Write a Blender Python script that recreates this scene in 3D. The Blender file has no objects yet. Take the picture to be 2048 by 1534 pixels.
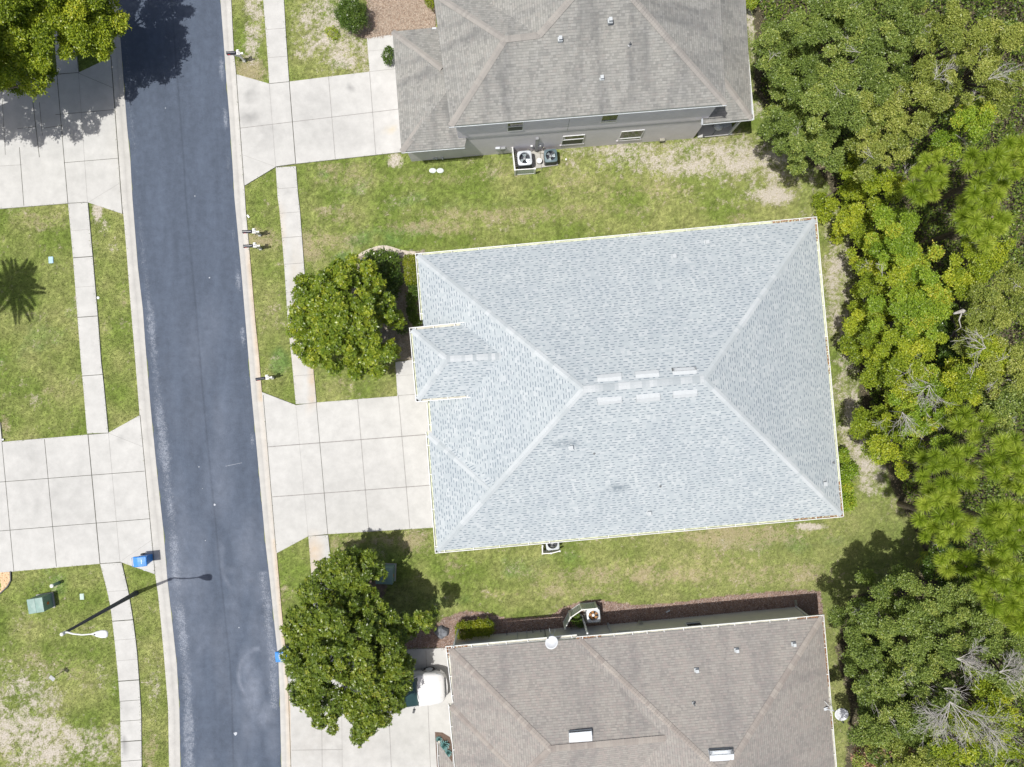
import bpy, bmesh, math, random
import numpy as np
from mathutils import Vector, Matrix

# ------------------------------------------------------------------ camera, world, sun
SC = bpy.context.scene
COL = SC.collection
CAMH, FPX = 41.4, 1365.3
cam = bpy.data.objects.new('camera', bpy.data.cameras.new('camera'))
COL.objects.link(cam)
cam.location = (0, 0, CAMH); cam.rotation_euler = (0, 0, 0)
cam.data.sensor_width = 36; cam.data.lens = 24.0; cam.data.clip_end = 3000
SC.camera = cam
SUNV = Vector((-0.31, -0.125, 1.0)).normalized()
W = bpy.data.worlds.new('World'); SC.world = W; W.use_nodes = True
wn = W.node_tree
sky = wn.nodes.new('ShaderNodeTexSky'); sky.sky_type = 'NISHITA'; sky.sun_disc = False
sky.sun_elevation = math.asin(SUNV.z); sky.sun_rotation = math.atan2(SUNV.x, SUNV.y) % (2*math.pi)
sky.dust_density = 4.0; sky.air_density = 1.0; sky.ozone_density = 0.35
bg = wn.nodes['Background']; bg.inputs['Strength'].default_value = 0.09
wn.links.new(sky.outputs[0], bg.inputs['Color'])
sl = bpy.data.lights.new('sun', 'SUN'); sl.energy = 4.25; sl.angle = math.radians(0.53); sl.color = (1.0, 0.97, 0.915)
so = bpy.data.objects.new('sun', sl); COL.objects.link(so)
so.rotation_euler = SUNV.to_track_quat('Z', 'Y').to_euler(); so.location = (-10, -4, 60)
SC.view_settings.view_transform = 'Standard'; SC.view_settings.look = 'None'
SC.view_settings.exposure = 0.06; SC.view_settings.gamma = 1.0
SC.render.engine = 'CYCLES'
SC.cycles.max_bounces = 6; SC.cycles.diffuse_bounces = 3; SC.cycles.transparent_max_bounces = 8

rs = np.random.RandomState(7); random.seed(7)

# ------------------------------------------------------------------ measuring: photo position at a known height -> metres
def P(px, py, z=0.0):
    k = (CAMH - z)/FPX
    return Vector(((px-1024)*k, -(py-767)*k, z))
def Pn(a, z=0.0):
    a = np.asarray(a, float); k = (CAMH-z)/FPX
    return np.stack([(a[..., 0]-1024)*k, -(a[..., 1]-767)*k], -1)

# ------------------------------------------------------------------ node helpers
class NT:
    def __init__(s, name):
        s.m = bpy.data.materials.new(name); s.m.use_nodes = True; s.t = s.m.node_tree
        s.b = s.t.nodes['Principled BSDF']; s.out = s.t.nodes['Material Output']
    def n(s, typ, _p=None, **inp):
        nd = s.t.nodes.new(typ)
        if _p:
            for k, v in _p.items(): setattr(nd, k, v)
        for k, v in inp.items(): s.set(nd, k, v)
        return nd
    def set(s, nd, k, v):
        k = k.replace('_', ' ') if isinstance(k, str) and k not in nd.inputs else k
        if isinstance(k, str) and k.startswith('i') and k[1:].isdigit(): k = int(k[1:])
        if hasattr(v, 'is_output') or isinstance(v, bpy.types.NodeSocket): s.t.links.new(v, nd.inputs[k])
        else: nd.inputs[k].default_value = v
    def math(s, op, a, b=0.0, c=None, clamp=False):
        nd = s.t.nodes.new('ShaderNodeMath'); nd.operation = op; nd.use_clamp = clamp
        for i, v in enumerate([a, b] + ([c] if c is not None else [])):
            if isinstance(v, bpy.types.NodeSocket): s.t.links.new(v, nd.inputs[i])
            else: nd.inputs[i].default_value = v
        return nd.outputs[0]
    def mix(s, f, a, b, mode='MIX'):
        nd = s.t.nodes.new('ShaderNodeMix'); nd.data_type = 'RGBA'; nd.blend_type = mode; nd.clamp_factor = True
        for i, v in ((0, f), (6, a), (7, b)):
            if isinstance(v, bpy.types.NodeSocket): s.t.links.new(v, nd.inputs[i])
            else: nd.inputs[i].default_value = v if i == 0 else (tuple(v) + (1,) if len(v) == 3 else v)
        return nd.outputs[2]
    def noise(s, scale, detail=3, rough=0.6, vec=None, dist=0.0):
        nd = s.n('ShaderNodeTexNoise', Scale=scale, Detail=detail, Roughness=rough, Distortion=dist)
        if vec is None:
            vec = s.pos()
        s.t.links.new(vec, nd.inputs['Vector']); return nd.outputs['Fac']
    def pos(s):
        if not hasattr(s, '_p'): s._p = s.n('ShaderNodeNewGeometry').outputs['Position']
        return s._p
    def ramp(s, f, lo, hi, a=0.0, b=1.0):
        nd = s.n('ShaderNodeMapRange', i0=f, i1=lo, i2=hi, i3=a, i4=b); return nd.outputs[0]
    def attr(s, name, what='Fac'):
        nd = s.t.nodes.new('ShaderNodeAttribute'); nd.attribute_name = name; return nd.outputs[what]
    def col(s, v): s.set(s.b, 'Base Color', v if isinstance(v, bpy.types.NodeSocket) else (tuple(v)+(1,) if len(v) == 3 else v))
    def bump(s, h, strength=0.3, dist=0.02):
        nd = s.n('ShaderNodeBump', Strength=strength, Distance=dist, Height=h); s.t.links.new(nd.outputs[0], s.b.inputs['Normal'])

def simple(name, c, rough=0.6, metal=0.0, var=0.12, scale=8.0, spec=0.4):
    t = NT(name)
    f = t.noise(scale, 4, 0.65)
    a = tuple(max(0, x*(1-var)) for x in c); b = tuple(min(1, x*(1+var)) for x in c)
    t.col(t.mix(t.ramp(f, 0.3, 0.7), a, b))
    t.b.inputs['Roughness'].default_value = rough; t.b.inputs['Metallic'].default_value = metal
    t.b.inputs['Specular IOR Level'].default_value = spec
    return t.m

M = {}
M['white'] = simple('white_metal', (.72, .73, .73), .4, 0, .06, 5)
M['white_plastic'] = simple('white_plastic', (.74, .74, .72), .45, 0, .08, 9)
M['gutter_in'] = simple('gutter_inside', (.52, .545, .40), .7, 0, .25, 3)
M['gutter_in2'] = simple('gutter_inside_worn', (.50, .49, .42), .7, 0, .25, 3)
M['black'] = simple('black_plastic', (.025, .03, .045), .35, 0, .3, 20)
M['dark'] = simple('dark_metal', (.05, .055, .06), .5, 0, .3, 12)
M['grey'] = simple('grey_metal', (.28, .29, .30), .45, .2, .15, 12)
M['lgrey'] = simple('light_grey_metal', (.52, .55, .58), .45, .1, .1, 6)
M['vent_grey'] = simple('vent_grey', (.47, .50, .52), .6, 0, .05, 6)
M['vent_small'] = simple('vent_cap_grey', (.44, .47, .49), .6, 0, .08, 9)
M['vent_white'] = simple('vent_white', (.60, .64, .68), .5, 0, .05, 6)
M['teal_metal'] = simple('teal_metal', (.11, .16, .18), .4, .1, .2, 8)
M['green_box'] = simple('green_cabinet', (.22, .33, .30), .5, 0, .14, 3)
M['blue'] = simple('blue_plastic', (.045, .23, .62), .4, 0, .14, 6)
M['red'] = simple('red_plastic', (.6, .04, .05), .4, 0, .1, 8)
M['glass'] = simple('window_glass', (.03, .04, .05), .06, 0, .2, 2, .8)
M['screen'] = simple('window_screen', (.05, .06, .06), .5, 0, .3, 30)
M['conc_dark'] = simple('pole_concrete', (.10, .10, .105), .8, 0, .25, 6)
M['fan'] = simple('fan_blade', (.38, .44, .46), .35, .4, .2, 8)
M['rust'] = simple('rusty_blade', (.36, .17, .05), .8, 0, .5, 14)
M['rock'] = simple('rock', (.17, .18, .20), .85, 0, .35, 5)
M['pebble'] = simple('pebble', (.55, .40, .24), .8, 0, .45, 9)
M['litter'] = simple('dry_leaf', (.30, .155, .075), .8, 0, .6, 18)
M['joint'] = simple('joint_dirt', (.085, .085, .07), .95, 0, .4, 6)
M['joint_l'] = simple('joint_worn', (.27, .26, .25), .95, 0, .2, 6)
M['bark'] = simple('bark', (.16, .13, .10), .9, 0, .4, 9)
M['deadwood'] = simple('dead_wood', (.42, .40, .38), .85, 0, .25, 9)
M['paint'] = simple('car_paint', (.70, .70, .70), .16, 0, .015, 3, .6)
M['tyre'] = simple('tyre_rubber', (.02, .02, .02), .8, 0, .2, 12)
M['winds'] = simple('windscreen', (.035, .075, .075), .05, 0, .1, 2, .8)
M['wood'] = simple('grey_wood', (.30, .29, .24), .85, 0, .3, 10)
M['pvc'] = simple('pvc_screen', (.50, .57, .55), .5, 0, .08, 8)

# stucco
def stucco(name, c):
    t = NT(name); f = t.noise(1.3, 5, .7); g = t.noise(40, 2, .5)
    t.col(t.mix(t.ramp(f, .3, .75), tuple(x*.86 for x in c), c)); t.b.inputs['Roughness'].default_value = .9
    t.bump(g, .4, .01); return t.m
M['stucco_grey'] = stucco('stucco_grey', (.80, .76, .80))
M['stucco_beige'] = stucco('stucco_beige', (.72, .69, .63))
M['stucco_cream'] = stucco('stucco_cream', (.62, .61, .50))

# shingles ----------------------------------------------------------
def shingle(name, tones, dark, row, tab, dash_w, dash_p, streak, stain_c, fine=.10, lines=0.0, spots=()):
    t = NT(name)
    uv = t.n('ShaderNodeUVMap').outputs[0]
    sp = t.n('ShaderNodeSeparateXYZ', Vector=uv)
    U, V = sp.outputs[0], sp.outputs[1]
    vr = t.math('DIVIDE', V, row); r = t.math('FLOOR', vr); fv = t.math('FRACT', vr)
    wr = t.n('ShaderNodeTexWhiteNoise', {'noise_dimensions': '1D'}, W=r).outputs['Value']
    up = t.math('ADD', t.math('DIVIDE', U, tab), t.math('MULTIPLY', wr, 37.0))
    # tabs of uneven width: perturb u before flooring
    wob = t.math('MULTIPLY', t.math('SINE', t.math('MULTIPLY', up, 1.7)), .32)
    uc = t.math('FLOOR', t.math('ADD', up, wob)); fu = t.math('FRACT', t.math('ADD', up, wob))
    cell = t.n('ShaderNodeCombineXYZ', X=uc, Y=r)
    wv = t.n('ShaderNodeTexWhiteNoise', {'noise_dimensions': '2D'}, Vector=cell.outputs[0])
    rnd = t.n('ShaderNodeSeparateColor', Color=wv.outputs['Color'])
    r1, r2 = rnd.outputs[0], rnd.outputs[1]
    cr = t.t.nodes.new('ShaderNodeValToRGB'); e = cr.color_ramp.elements
    e[0].position = 0; e[0].color = tones[0]+(1,); e[1].position = 1; e[1].color = tones[-1]+(1,)
    for i in range(1, len(tones)-1):
        q = e.new(i/(len(tones)-1)); q.color = tones[i]+(1,)
    t.t.links.new(r2, cr.inputs[0]); c = cr.outputs[0]
    # granules and clouding
    g = t.noise(45, 2, .6); c = t.mix(t.ramp(g, .3, .7, 0, 1), t.mix(1.0, c, (1-fine,)*3, 'MULTIPLY'), c)
    cl = t.noise(.55, 4, .65); c = t.mix(t.ramp(cl, .35, .7), t.mix(1.0, c, (.90, .91, .93), 'MULTIPLY'), c)
    if streak:
        sv = t.n('ShaderNodeCombineXYZ', X=t.math('MULTIPLY', U, .9), Y=t.math('MULTIPLY', V, .16), Z=2.0)
        sn = t.noise(1.0, 4, .6, sv.outputs[0])
        c = t.mix(t.math('MULTIPLY', t.ramp(sn, .48, .72), streak), c, t.mix(1.0, c, stain_c, 'MULTIPLY'))
    for (x, y, rx, ry, amt) in spots:                     # weathered patches on the roof
        ps = t.n('ShaderNodeSeparateXYZ', Vector=t.pos())
        dx = t.math('DIVIDE', t.math('SUBTRACT', ps.outputs[0], x), rx); dy = t.math('DIVIDE', t.math('SUBTRACT', ps.outputs[1], y), ry)
        d = t.math('SQRT', t.math('ADD', t.math('MULTIPLY', dx, dx), t.math('MULTIPLY', dy, dy)))
        f = t.math('MULTIPLY', t.ramp(d, 1.0, .2), t.math('MULTIPLY', t.ramp(t.noise(4, 3, .7), .35, .6), amt))
        c = t.mix(f, c, t.mix(1.0, c, (.45, .49, .53), 'MULTIPLY'))
    par = t.math('LESS_THAN', t.math('FRACT', t.math('MULTIPLY', uc, .5)), .25)
    dash = t.math('MULTIPLY', t.math('LESS_THAN', fv, dash_w), t.math('MULTIPLY', par, t.math('LESS_THAN', r1, dash_p)))
    c = t.mix(t.math('MULTIPLY', dash, .9), c, dark)  # dark dashes put the shadow lines of the tabs into the colour
    if lines:
        ln = t.math('MAXIMUM', t.math('LESS_THAN', fv, .13), t.math('MULTIPLY', t.math('LESS_THAN', fu, .07), .5))
        c = t.mix(t.math('MULTIPLY', ln, lines), c, dark)
    t.col(c); t.b.inputs['Roughness'].default_value = .92; t.b.inputs['Specular IOR Level'].default_value = .2
    h = t.math('ADD', t.math('MULTIPLY', fv, -.6), t.math('MULTIPLY', g, .3)); t.bump(h, .35, .015)
    return t.m
a1, a2 = P(1130, 886, 4.8), P(1238, 978, 4.4)
M['shingle_new'] = shingle('shingle_light_grey', [(.395, .438, .462), (.432, .476, .498), (.41, .456, .478), (.485, .522, .54), (.40, .444, .468)],
    (.115, .15, .195), .150, .19, .23, .90, .0, (.8, .8, .8), .07, 0, ((a1.x, a1.y, 1.1, .3, .9), (a2.x, a2.y, .8, .35, .9)))
M['shingle_grey'] = shingle('shingle_weathered_grey', [(.265, .262, .245), (.31, .308, .285), (.335, .33, .305), (.37, .365, .34), (.325, .312, .288)],
    (.15, .15, .15), .135, .16, .16, .4, .85, (.55, .56, .59), .2, .66)
M['shingle_brown'] = shingle('shingle_pinkish_brown', [(.295, .275, .255), (.34, .32, .292), (.372, .35, .32), (.355, .318, .293), (.32, .30, .276)],
    (.15, .145, .15), .135, .16, .16, .35, .6, (.66, .67, .71), .2, .58)
def capmat(name, a, b):
    t = NT(name); f = t.attr('rnd'); g = t.noise(30, 3, .6)
    c = t.mix(f, a, b); c = t.mix(t.ramp(g, .3, .7), t.mix(1.0, c, (.88, .88, .88), 'MULTIPLY'), c); t.col(c)
    t.b.inputs['Roughness'].default_value = .92; return t.m
M['cap_new'] = capmat('cap_light_grey', (.405, .447, .47), (.495, .53, .552))
M['cap_ridge'] = capmat('cap_light_ridge', (.37, .41, .435), (.52, .55, .57))
M['cap_grey'] = capmat('cap_rosy_grey', (.28, .265, .248), (.33, .313, .29))
M['cap_brown'] = capmat('cap_rosy_brown', (.27, .24, .22), (.35, .32, .29))

def attr_mat(name, rough, scale, amp, bump=.0, scale2=None, amp2=0):
    t = NT(name); c = t.attr('Col', 'Color'); f = t.noise(scale, 3, .7)
    c = t.mix(t.ramp(f, .28, .72), t.mix(1.0, c, (1-amp,)*3, 'MULTIPLY'), t.mix(1.0, c, (1+amp,)*3, 'MULTIPLY'))
    if scale2:
        f2 = t.noise(scale2, 4, .65)
        c = t.mix(t.ramp(f2, .3, .7), t.mix(1.0, c, (1-amp2,)*3, 'MULTIPLY'), t.mix(1.0, c, (1+amp2,)*3, 'MULTIPLY'))
    t.col(c); t.b.inputs['Roughness'].default_value = rough; t.b.inputs['Specular IOR Level'].default_value = .25
    if bump: t.bump(f, bump, .03)
    return t
tg = attr_mat('ground_soil_and_turf', .95, 20, .22, .6, 6, .22)
src = tg.b.inputs['Base Color'].links[0].from_socket; na = tg.noise(5.5, 4, .75); nb = tg.noise(19, 3, .7)
brk = tg.math('ADD', tg.math('MULTIPLY', tg.math('SUBTRACT', na, .5), .8), tg.math('MULTIPLY', tg.math('SUBTRACT', nb, .5), .7))
fb = tg.math('MULTIPLY', tg.ramp(tg.math('ADD', tg.attr('bv'), brk), .62, .90), .68); fs = tg.math('MULTIPLY', tg.ramp(tg.math('ADD', tg.attr('sv'), brk), .70, .98), .88)
nc = tg.noise(11, 3, .7); c = tg.mix(fb, src, tg.mix(tg.ramp(nc, .3, .7), (.27, .21, .13), (.44, .37, .26))); c = tg.mix(fs, c, tg.mix(tg.ramp(nc, .3, .7), (.33, .30, .255), (.575, .53, .48)))
tg.col(c); M['ground'] = tg.m
M['concrete'] = attr_mat('concrete', .85, 30, .05, .1, 1.4, .085).m
tr = attr_mat('asphalt', .8, 34, .30, .3, 2.2, .12)
w = tr.attr('worn'); sp1 = tr.noise(26, 2, .8); sp2 = tr.noise(5, 3, .6)
thr = tr.math('SUBTRACT', .80, tr.math('MULTIPLY', w, .32))
fl = tr.math('MULTIPLY', tr.ramp(tr.math('SUBTRACT', tr.math('ADD', sp1, tr.math('MULTIPLY', tr.math('SUBTRACT', sp2, .5), .35)), thr), -.02, .14), .62)
src = tr.b.inputs['Base Color'].links[0].from_socket
tr.col(tr.mix(fl, src, (.37, .40, .46))); M['asphalt'] = tr.m

def leafmat(name, cols, trans=.25, rough=.42, tcol=None):
    t = NT(name); f = t.attr('rnd')
    cr = t.t.nodes.new('ShaderNodeValToRGB'); e = cr.color_ramp.elements
    e[0].position = 0; e[0].color = cols[0]+(1,); e[1].position = 1; e[1].color = cols[-1]+(1,)
    for i in range(1, len(cols)-1): q = e.new(i/(len(cols)-1)); q.color = cols[i]+(1,)
    t.t.links.new(f, cr.inputs[0]); c = cr.outputs[0]; t.col(c)
    t.b.inputs['Roughness'].default_value = rough; t.b.inputs['Specular IOR Level'].default_value = .45
    tl = t.n('ShaderNodeBsdfTranslucent'); t.t.links.new(t.mix(1.0, c, (1.3, 1.35, .6), 'MULTIPLY'), tl.inputs[0])
    mx = t.n('ShaderNodeMixShader', Fac=trans); t.t.links.new(t.b.outputs[0], mx.inputs[1]); t.t.links.new(tl.outputs[0], mx.inputs[2])
    t.t.links.new(mx.outputs[0], t.out.inputs[0]); return t.m
M['leaf_magnolia'] = leafmat('leaf_magnolia', [(0.05, 0.09, 0.01), (0.11, 0.175, 0.016), (0.18, 0.25, 0.02), (0.3, 0.35, 0.03), (0.48, 0.46, 0.04)], .2, .36)
M['leaf_magnolia2'] = leafmat('leaf_magnolia_deep', [(0.04, 0.075, 0.012), (0.09, 0.14, 0.018), (0.145, 0.205, 0.024), (0.225, 0.28, 0.03), (0.34, 0.3, 0.05)], .2, .36)
M['leaf_oak'] = leafmat('leaf_oak_dark', [(0.04, 0.07, 0.016), (0.1, 0.15, 0.03), (0.17, 0.24, 0.048), (0.25, 0.32, 0.07), (0.4, 0.43, 0.1)], .22)
M['leaf_olive'] = leafmat('leaf_olive', [(0.08, 0.12, 0.022), (0.16, 0.21, 0.04), (0.25, 0.3, 0.055), (0.34, 0.38, 0.08), (0.46, 0.46, 0.13)], .25)
M['leaf_yellow'] = leafmat('leaf_yellow_green', [(0.05, 0.09, 0.01), (0.14, 0.205, 0.018), (0.26, 0.34, 0.025), (0.38, 0.44, 0.035), (0.54, 0.53, 0.05)], .28)
M['leaf_vine'] = leafmat('leaf_vine_bright', [(0.06, 0.12, 0.012), (0.15, 0.25, 0.022), (0.25, 0.37, 0.032), (0.36, 0.46, 0.05), (0.55, 0.48, 0.05)], .3)
M['leaf_hedge'] = leafmat('leaf_hedge', [(.08, .13, .01), (.15, .20, .012), (.23, .27, .015), (.32, .33, .02)], .2)
M['leaf_shrub'] = leafmat('leaf_shrub', [(0.036, 0.072, 0.014), (0.066, 0.120, 0.022), (0.102, 0.168, 0.026), (0.156, 0.216, 0.036)], .2, .3)
M['leaf_agave'] = leafmat('leaf_agave', [(.16, .33, .33), (.26, .46, .46)], .05)
M['leaf_brown'] = leafmat('leaf_brown', [(.20, .11, .07), (.32, .19, .12), (.40, .26, .18)], .1)
M['needle'] = leafmat('pine_needle', [(.12, .19, .015), (.24, .34, .03), (.36, .46, .055), (.50, .56, .10)], .35)
M['grass'] = leafmat('grass_blade', [(.08, .125, .018), (.145, .20, .035), (.22, .26, .07), (.36, .335, .16), (.52, .46, .33)], .25, .7)

# ------------------------------------------------------------------ mesh helpers
class MB:
    def __init__(s, origin=(0, 0, 0)):
        s.v = []; s.f = []; s.mi = []; s.uv = []; s.rn = []; s.o = Vector(origin)
    def poly(s, pts, mi=0, uv=None, rn=0.5):
        i = len(s.v); s.v += [tuple(Vector(p)-s.o) for p in pts]; s.f.append(tuple(range(i, i+len(pts)))); s.mi.append(mi)
        s.uv.append(uv); s.rn.append(rn)
    def hexa(s, p, mi=0, rn=.5):          # 8 points: bottom 4, top 4
        for q in ((3, 2, 1, 0), (4, 5, 6, 7), (0, 1, 5, 4), (1, 2, 6, 5), (2, 3, 7, 6), (3, 0, 4, 7)):
            s.poly([p[i] for i in q], mi, None, rn)
    def box(s, c, d, rz=0.0, mi=0, top=1.0, rn=.5):   # centre of base, size, rotation; top scales the upper face
        c = Vector(c); a = Vector((math.cos(rz), math.sin(rz), 0)); b = Vector((-math.sin(rz), math.cos(rz), 0))
        pts = []
        for z, k in ((0, 1), (d[2], top)):
            for x, y in ((-.5, -.5), (.5, -.5), (.5, .5), (-.5, .5)):
                pts.append(c + a*(x*d[0]*k) + b*(y*d[1]*k) + Vector((0, 0, z)))
        s.hexa(pts, mi, rn)
    def bar(s, a, b, w, h, mi=0, rn=.5):          # box along a->b, width w (horizontal), height h (from the line upward)
        a = Vector(a); b = Vector(b); d = (b-a).normalized()
        n = d.cross(Vector((0, 0, 1)))
        n = Vector((1, 0, 0)) if n.length < 1e-4 else n.normalized()
        u = n.cross(d).normalized(); n = n*(w/2); u = u*h
        s.hexa([a-n, a+n, b+n, b-n, a-n+u, a+n+u, b+n+u, b-n+u], mi, rn)
    def prism(s, pts, z0, z1, mi=0, mtop=None):
        pts = [Vector((p[0], p[1], 0)) for p in pts]
        ar = sum(pts[i].x*pts[(i+1) % len(pts)].y-pts[(i+1) % len(pts)].x*pts[i].y for i in range(len(pts)))
        if ar < 0: pts = pts[::-1]
        A = [Vector((p.x, p.y, z0)) for p in pts]; B = [Vector((p.x, p.y, z1)) for p in pts]
        s.poly(B, mi if mtop is None else mtop); s.poly(A[::-1], mi)
        for i in range(len(pts)):
            j = (i+1) % len(pts); s.poly([A[i], A[j], B[j], B[i]], mi)
    def tube(s, path, rad, n=8, mi=0, cap=True, rn=.5):
        path = [Vector(p) for p in path]
        if not hasattr(rad, '__len__'): rad = [rad]*len(path)
        rings = []; ref = None
        for i, p in enumerate(path):
            d = (path[min(i+1, len(path)-1)]-path[max(i-1, 0)])
            d = d.normalized() if d.length > 1e-6 else Vector((0, 0, 1))
            if ref is None: ref = Vector((1, 0, 0)) if abs(d.x) < .8 else Vector((0, 1, 0))
            a = d.cross(ref).normalized(); b = d.cross(a).normalized(); ref = b.cross(d)*-1 if False else ref
            rings.append([p + a*(math.cos(2*math.pi*k/n)*rad[i]) + b*(math.sin(2*math.pi*k/n)*rad[i]) for k in range(n)])
        for i in range(len(rings)-1):
            for k in range(n):
                l = (k+1) % n; s.poly([rings[i][k], rings[i][l], rings[i+1][l], rings[i+1][k]], mi, None, rn)
        if cap: s.poly(rings[0][::-1], mi, None, rn); s.poly(rings[-1], mi, None, rn)
    def lathe(s, c, prof, n=16, mi=0, sx=1, sy=1):     # prof: (r, z)
        c = Vector(c); R = [[c + Vector((math.cos(2*math.pi*k/n)*r*sx, math.sin(2*math.pi*k/n)*r*sy, z)) for k in range(n)] for r, z in prof]
        for i in range(len(R)-1):
            for k in range(n):
                l = (k+1) % n; s.poly([R[i][k], R[i][l], R[i+1][l], R[i+1][k]], mi)
        if prof[0][0] > 1e-4: s.poly(R[0][::-1], mi)
        if prof[-1][0] > 1e-4: s.poly(R[-1], mi)
    def build(s, name, mats, parent=None, smooth=False, weld=False):
        me = bpy.data.meshes.new(name); me.from_pydata(s.v, [], s.f)
        if not isinstance(mats, (list, tuple)): mats = [mats]
        for m in mats: me.materials.append(m)
        me.polygons.foreach_set('material_index', s.mi)
        if any(u is not None for u in s.uv):
            L = me.uv_layers.new(name='UVMap'); k = 0; data = np.zeros(len(me.loops)*2)
            for f, u in zip(s.f, s.uv):
                for i in range(len(f)):
                    if u is not None: data[2*k:2*k+2] = u[i]
                    k += 1
            L.data.foreach_set('uv', data)
        if any(r != .5 for r in s.rn):
            at = me.attributes.new('rnd', 'FLOAT', 'FACE'); at.data.foreach_set('value', s.rn)
        if weld or smooth:
            bm = bmesh.new(); bm.from_mesh(me); bmesh.ops.remove_doubles(bm, verts=bm.verts, dist=1e-4); bm.to_mesh(me); bm.free()
        if smooth: me.polygons.foreach_set('use_smooth', [True]*len(me.polygons))
        o = bpy.data.objects.new(name, me); COL.objects.link(o)
        if parent is not None: o.parent = parent
        else: o.location = s.o
        me.update(); return o

def rndcol(n=1): return random.random()
def tag(o, label=None, cat=None, group=None, kind=None):
    if label: o['label'] = label
    if cat: o['category'] = cat
    if group: o['group'] = group
    if kind: o['kind'] = kind
    return o
def thing(name, loc, label, cat, group=None, rz=0.0):
    o = bpy.data.objects.new(name, None); COL.objects.link(o); o.location = loc; o.rotation_euler = (0, 0, rz)
    o.empty_display_size = .3
    return tag(o, label, cat, group)
def copy_thing(root, loc, rz, label, group=None):
    r = root.copy(); COL.objects.link(r); r.location = loc; r.rotation_euler = (0, 0, rz); r['label'] = label
    if group: r['group'] = group
    for ch in list(root.children):
        c = ch.copy(); COL.objects.link(c); c.parent = r
        for g in list(ch.children):
            d = g.copy(); COL.objects.link(d); d.parent = c
    return r

def raw_mesh(name, V, F, mat, parent=None, rnd=None, col=None, extra=None, smooth=False):
    """V (n,3), F (m,k) arrays"""
    me = bpy.data.meshes.new(name); n, m, k = len(V), len(F), F.shape[1]
    me.vertices.add(n); me.vertices.foreach_set('co', np.asarray(V, np.float32).ravel())
    me.loops.add(m*k); me.loops.foreach_set('vertex_index', np.asarray(F, np.int32).ravel())
    me.polygons.add(m); me.polygons.foreach_set('loop_start', np.arange(0, m*k, k, dtype=np.int32))
    try: me.polygons.foreach_set('loop_total', np.full(m, k, dtype=np.int32))
    except Exception: pass
    me.materials.append(mat)
    if rnd is not None:
        a = me.attributes.new('rnd', 'FLOAT', 'FACE'); a.data.foreach_set('value', np.clip(rnd, 0, 1).astype(np.float32))
    if col is not None:
        a = me.attributes.new('Col', 'FLOAT_COLOR', 'POINT'); c = np.ones((n, 4), np.float32); c[:, :3] = col; a.data.foreach_set('color', c.ravel())
    if extra:
        for nm, arr in extra.items():
            a = me.attributes.new(nm, 'FLOAT', 'POINT'); a.data.foreach_set('value', arr.astype(np.float32))
    me.update(calc_edges=True); me.validate()
    if smooth: me.polygons.foreach_set('use_smooth', [True]*m)
    o = bpy.data.objects.new(name, me); COL.objects.link(o)
    if parent is not None: o.parent = parent
    return o

# numpy value noise
def vnoise(x, y, freq, seed):
    r = np.random.RandomState(seed); T = r.rand(256, 256)
    X = x*freq+100; Y = y*freq+100; i = np.floor(X).astype(int); j = np.floor(Y).astype(int); fx = X-i; fy = Y-j
    fx = fx*fx*(3-2*fx); fy = fy*fy*(3-2*fy); i &= 255; j &= 255; i1 = (i+1) & 255; j1 = (j+1) & 255
    return (T[i, j]*(1-fx)+T[i1, j]*fx)*(1-fy)+(T[i, j1]*(1-fx)+T[i1, j1]*fx)*fy
def fnoise(x, y, freq, seed, oct=4, g=.55):
    s = 0; a = 1; t = 0
    for k in range(oct): s = s+a*vnoise(x, y, freq*2**k, seed+k); t += a; a *= g
    return s/t
def inpoly(x, y, poly):
    r = np.zeros(x.shape, bool); n = len(poly); j = n-1
    for i in range(n):
        xi, yi = poly[i]; xj, yj = poly[j]
        with np.errstate(divide='ignore', invalid='ignore'):
            c = ((yi > y) != (yj > y)) & (x < (xj-xi)*(y-yi)/(yj-yi+1e-12)+xi)
        r ^= c; j = i
    return r
def pinterp(y, pts):
    pts = np.asarray(pts, float); xs, ys = pts[:, 0], pts[:, 1]
    v = np.interp(y, ys, xs)
    s0 = (xs[1]-xs[0])/(ys[1]-ys[0]); s1 = (xs[-1]-xs[-2])/(ys[-1]-ys[-2]); s1 = min(s1, .03)
    v = np.where(y < ys[0], xs[0]+(y-ys[0])*.075, v); v = np.where(y > ys[-1], xs[-1]+(y-ys[-1])*s1, v); return v

# ------------------------------------------------------------------ layout traced from the place (photo pixels at ground level)
RL = [(235, 0), (245, 130), (254, 250), (261, 321), (265, 395), (276, 534), (286, 620), (291, 690), (298, 775), (304, 842), (315, 952), (327, 1060), (335, 1160), (346, 1257), (354, 1331), (359, 1420), (361, 1534)]
RR = [(441, 0), (448, 91), (453, 162), (459, 235), (465, 326), (469, 395), (477, 479), (483, 545), (490, 628), (496, 700), (503, 785), (512, 880), (523, 998), (532, 1095), (539, 1153), (546, 1220), (557, 1322), (560, 1400), (563, 1534)]
KR = [(463, 0), (468, 104), (473, 149), (480, 258), (489, 370), (492, 420), (502, 532), (511, 642), (518, 707), (524, 782), (535, 894), (543.5, 998), (552, 1085), (554, 1106), (563, 1214), (574, 1325), (581, 1409), (583, 1534)]
KL = [(214, 0), (218, 39), (221, 104), (224, 130), (231, 224), (237, 318), (243, 399), (248, 432), (254, 503), (261, 596), (269, 690), (275, 765), (280, 828), (286, 891), (293, 965), (301, 1035), (311, 1147), (317, 1189), (323, 1246), (330, 1326), (337, 1414), (339, 1534)]
SR_L = [(527, 0), (532, 65), (536, 117), (539, 168), (552, 335), (556, 399), (559.5, 420), (569, 532), (576, 642), (584, 720), (592, 808), (617, 1072), (623.5, 1153), (634, 1300), (644, 1458), (645, 1534)]
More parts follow.
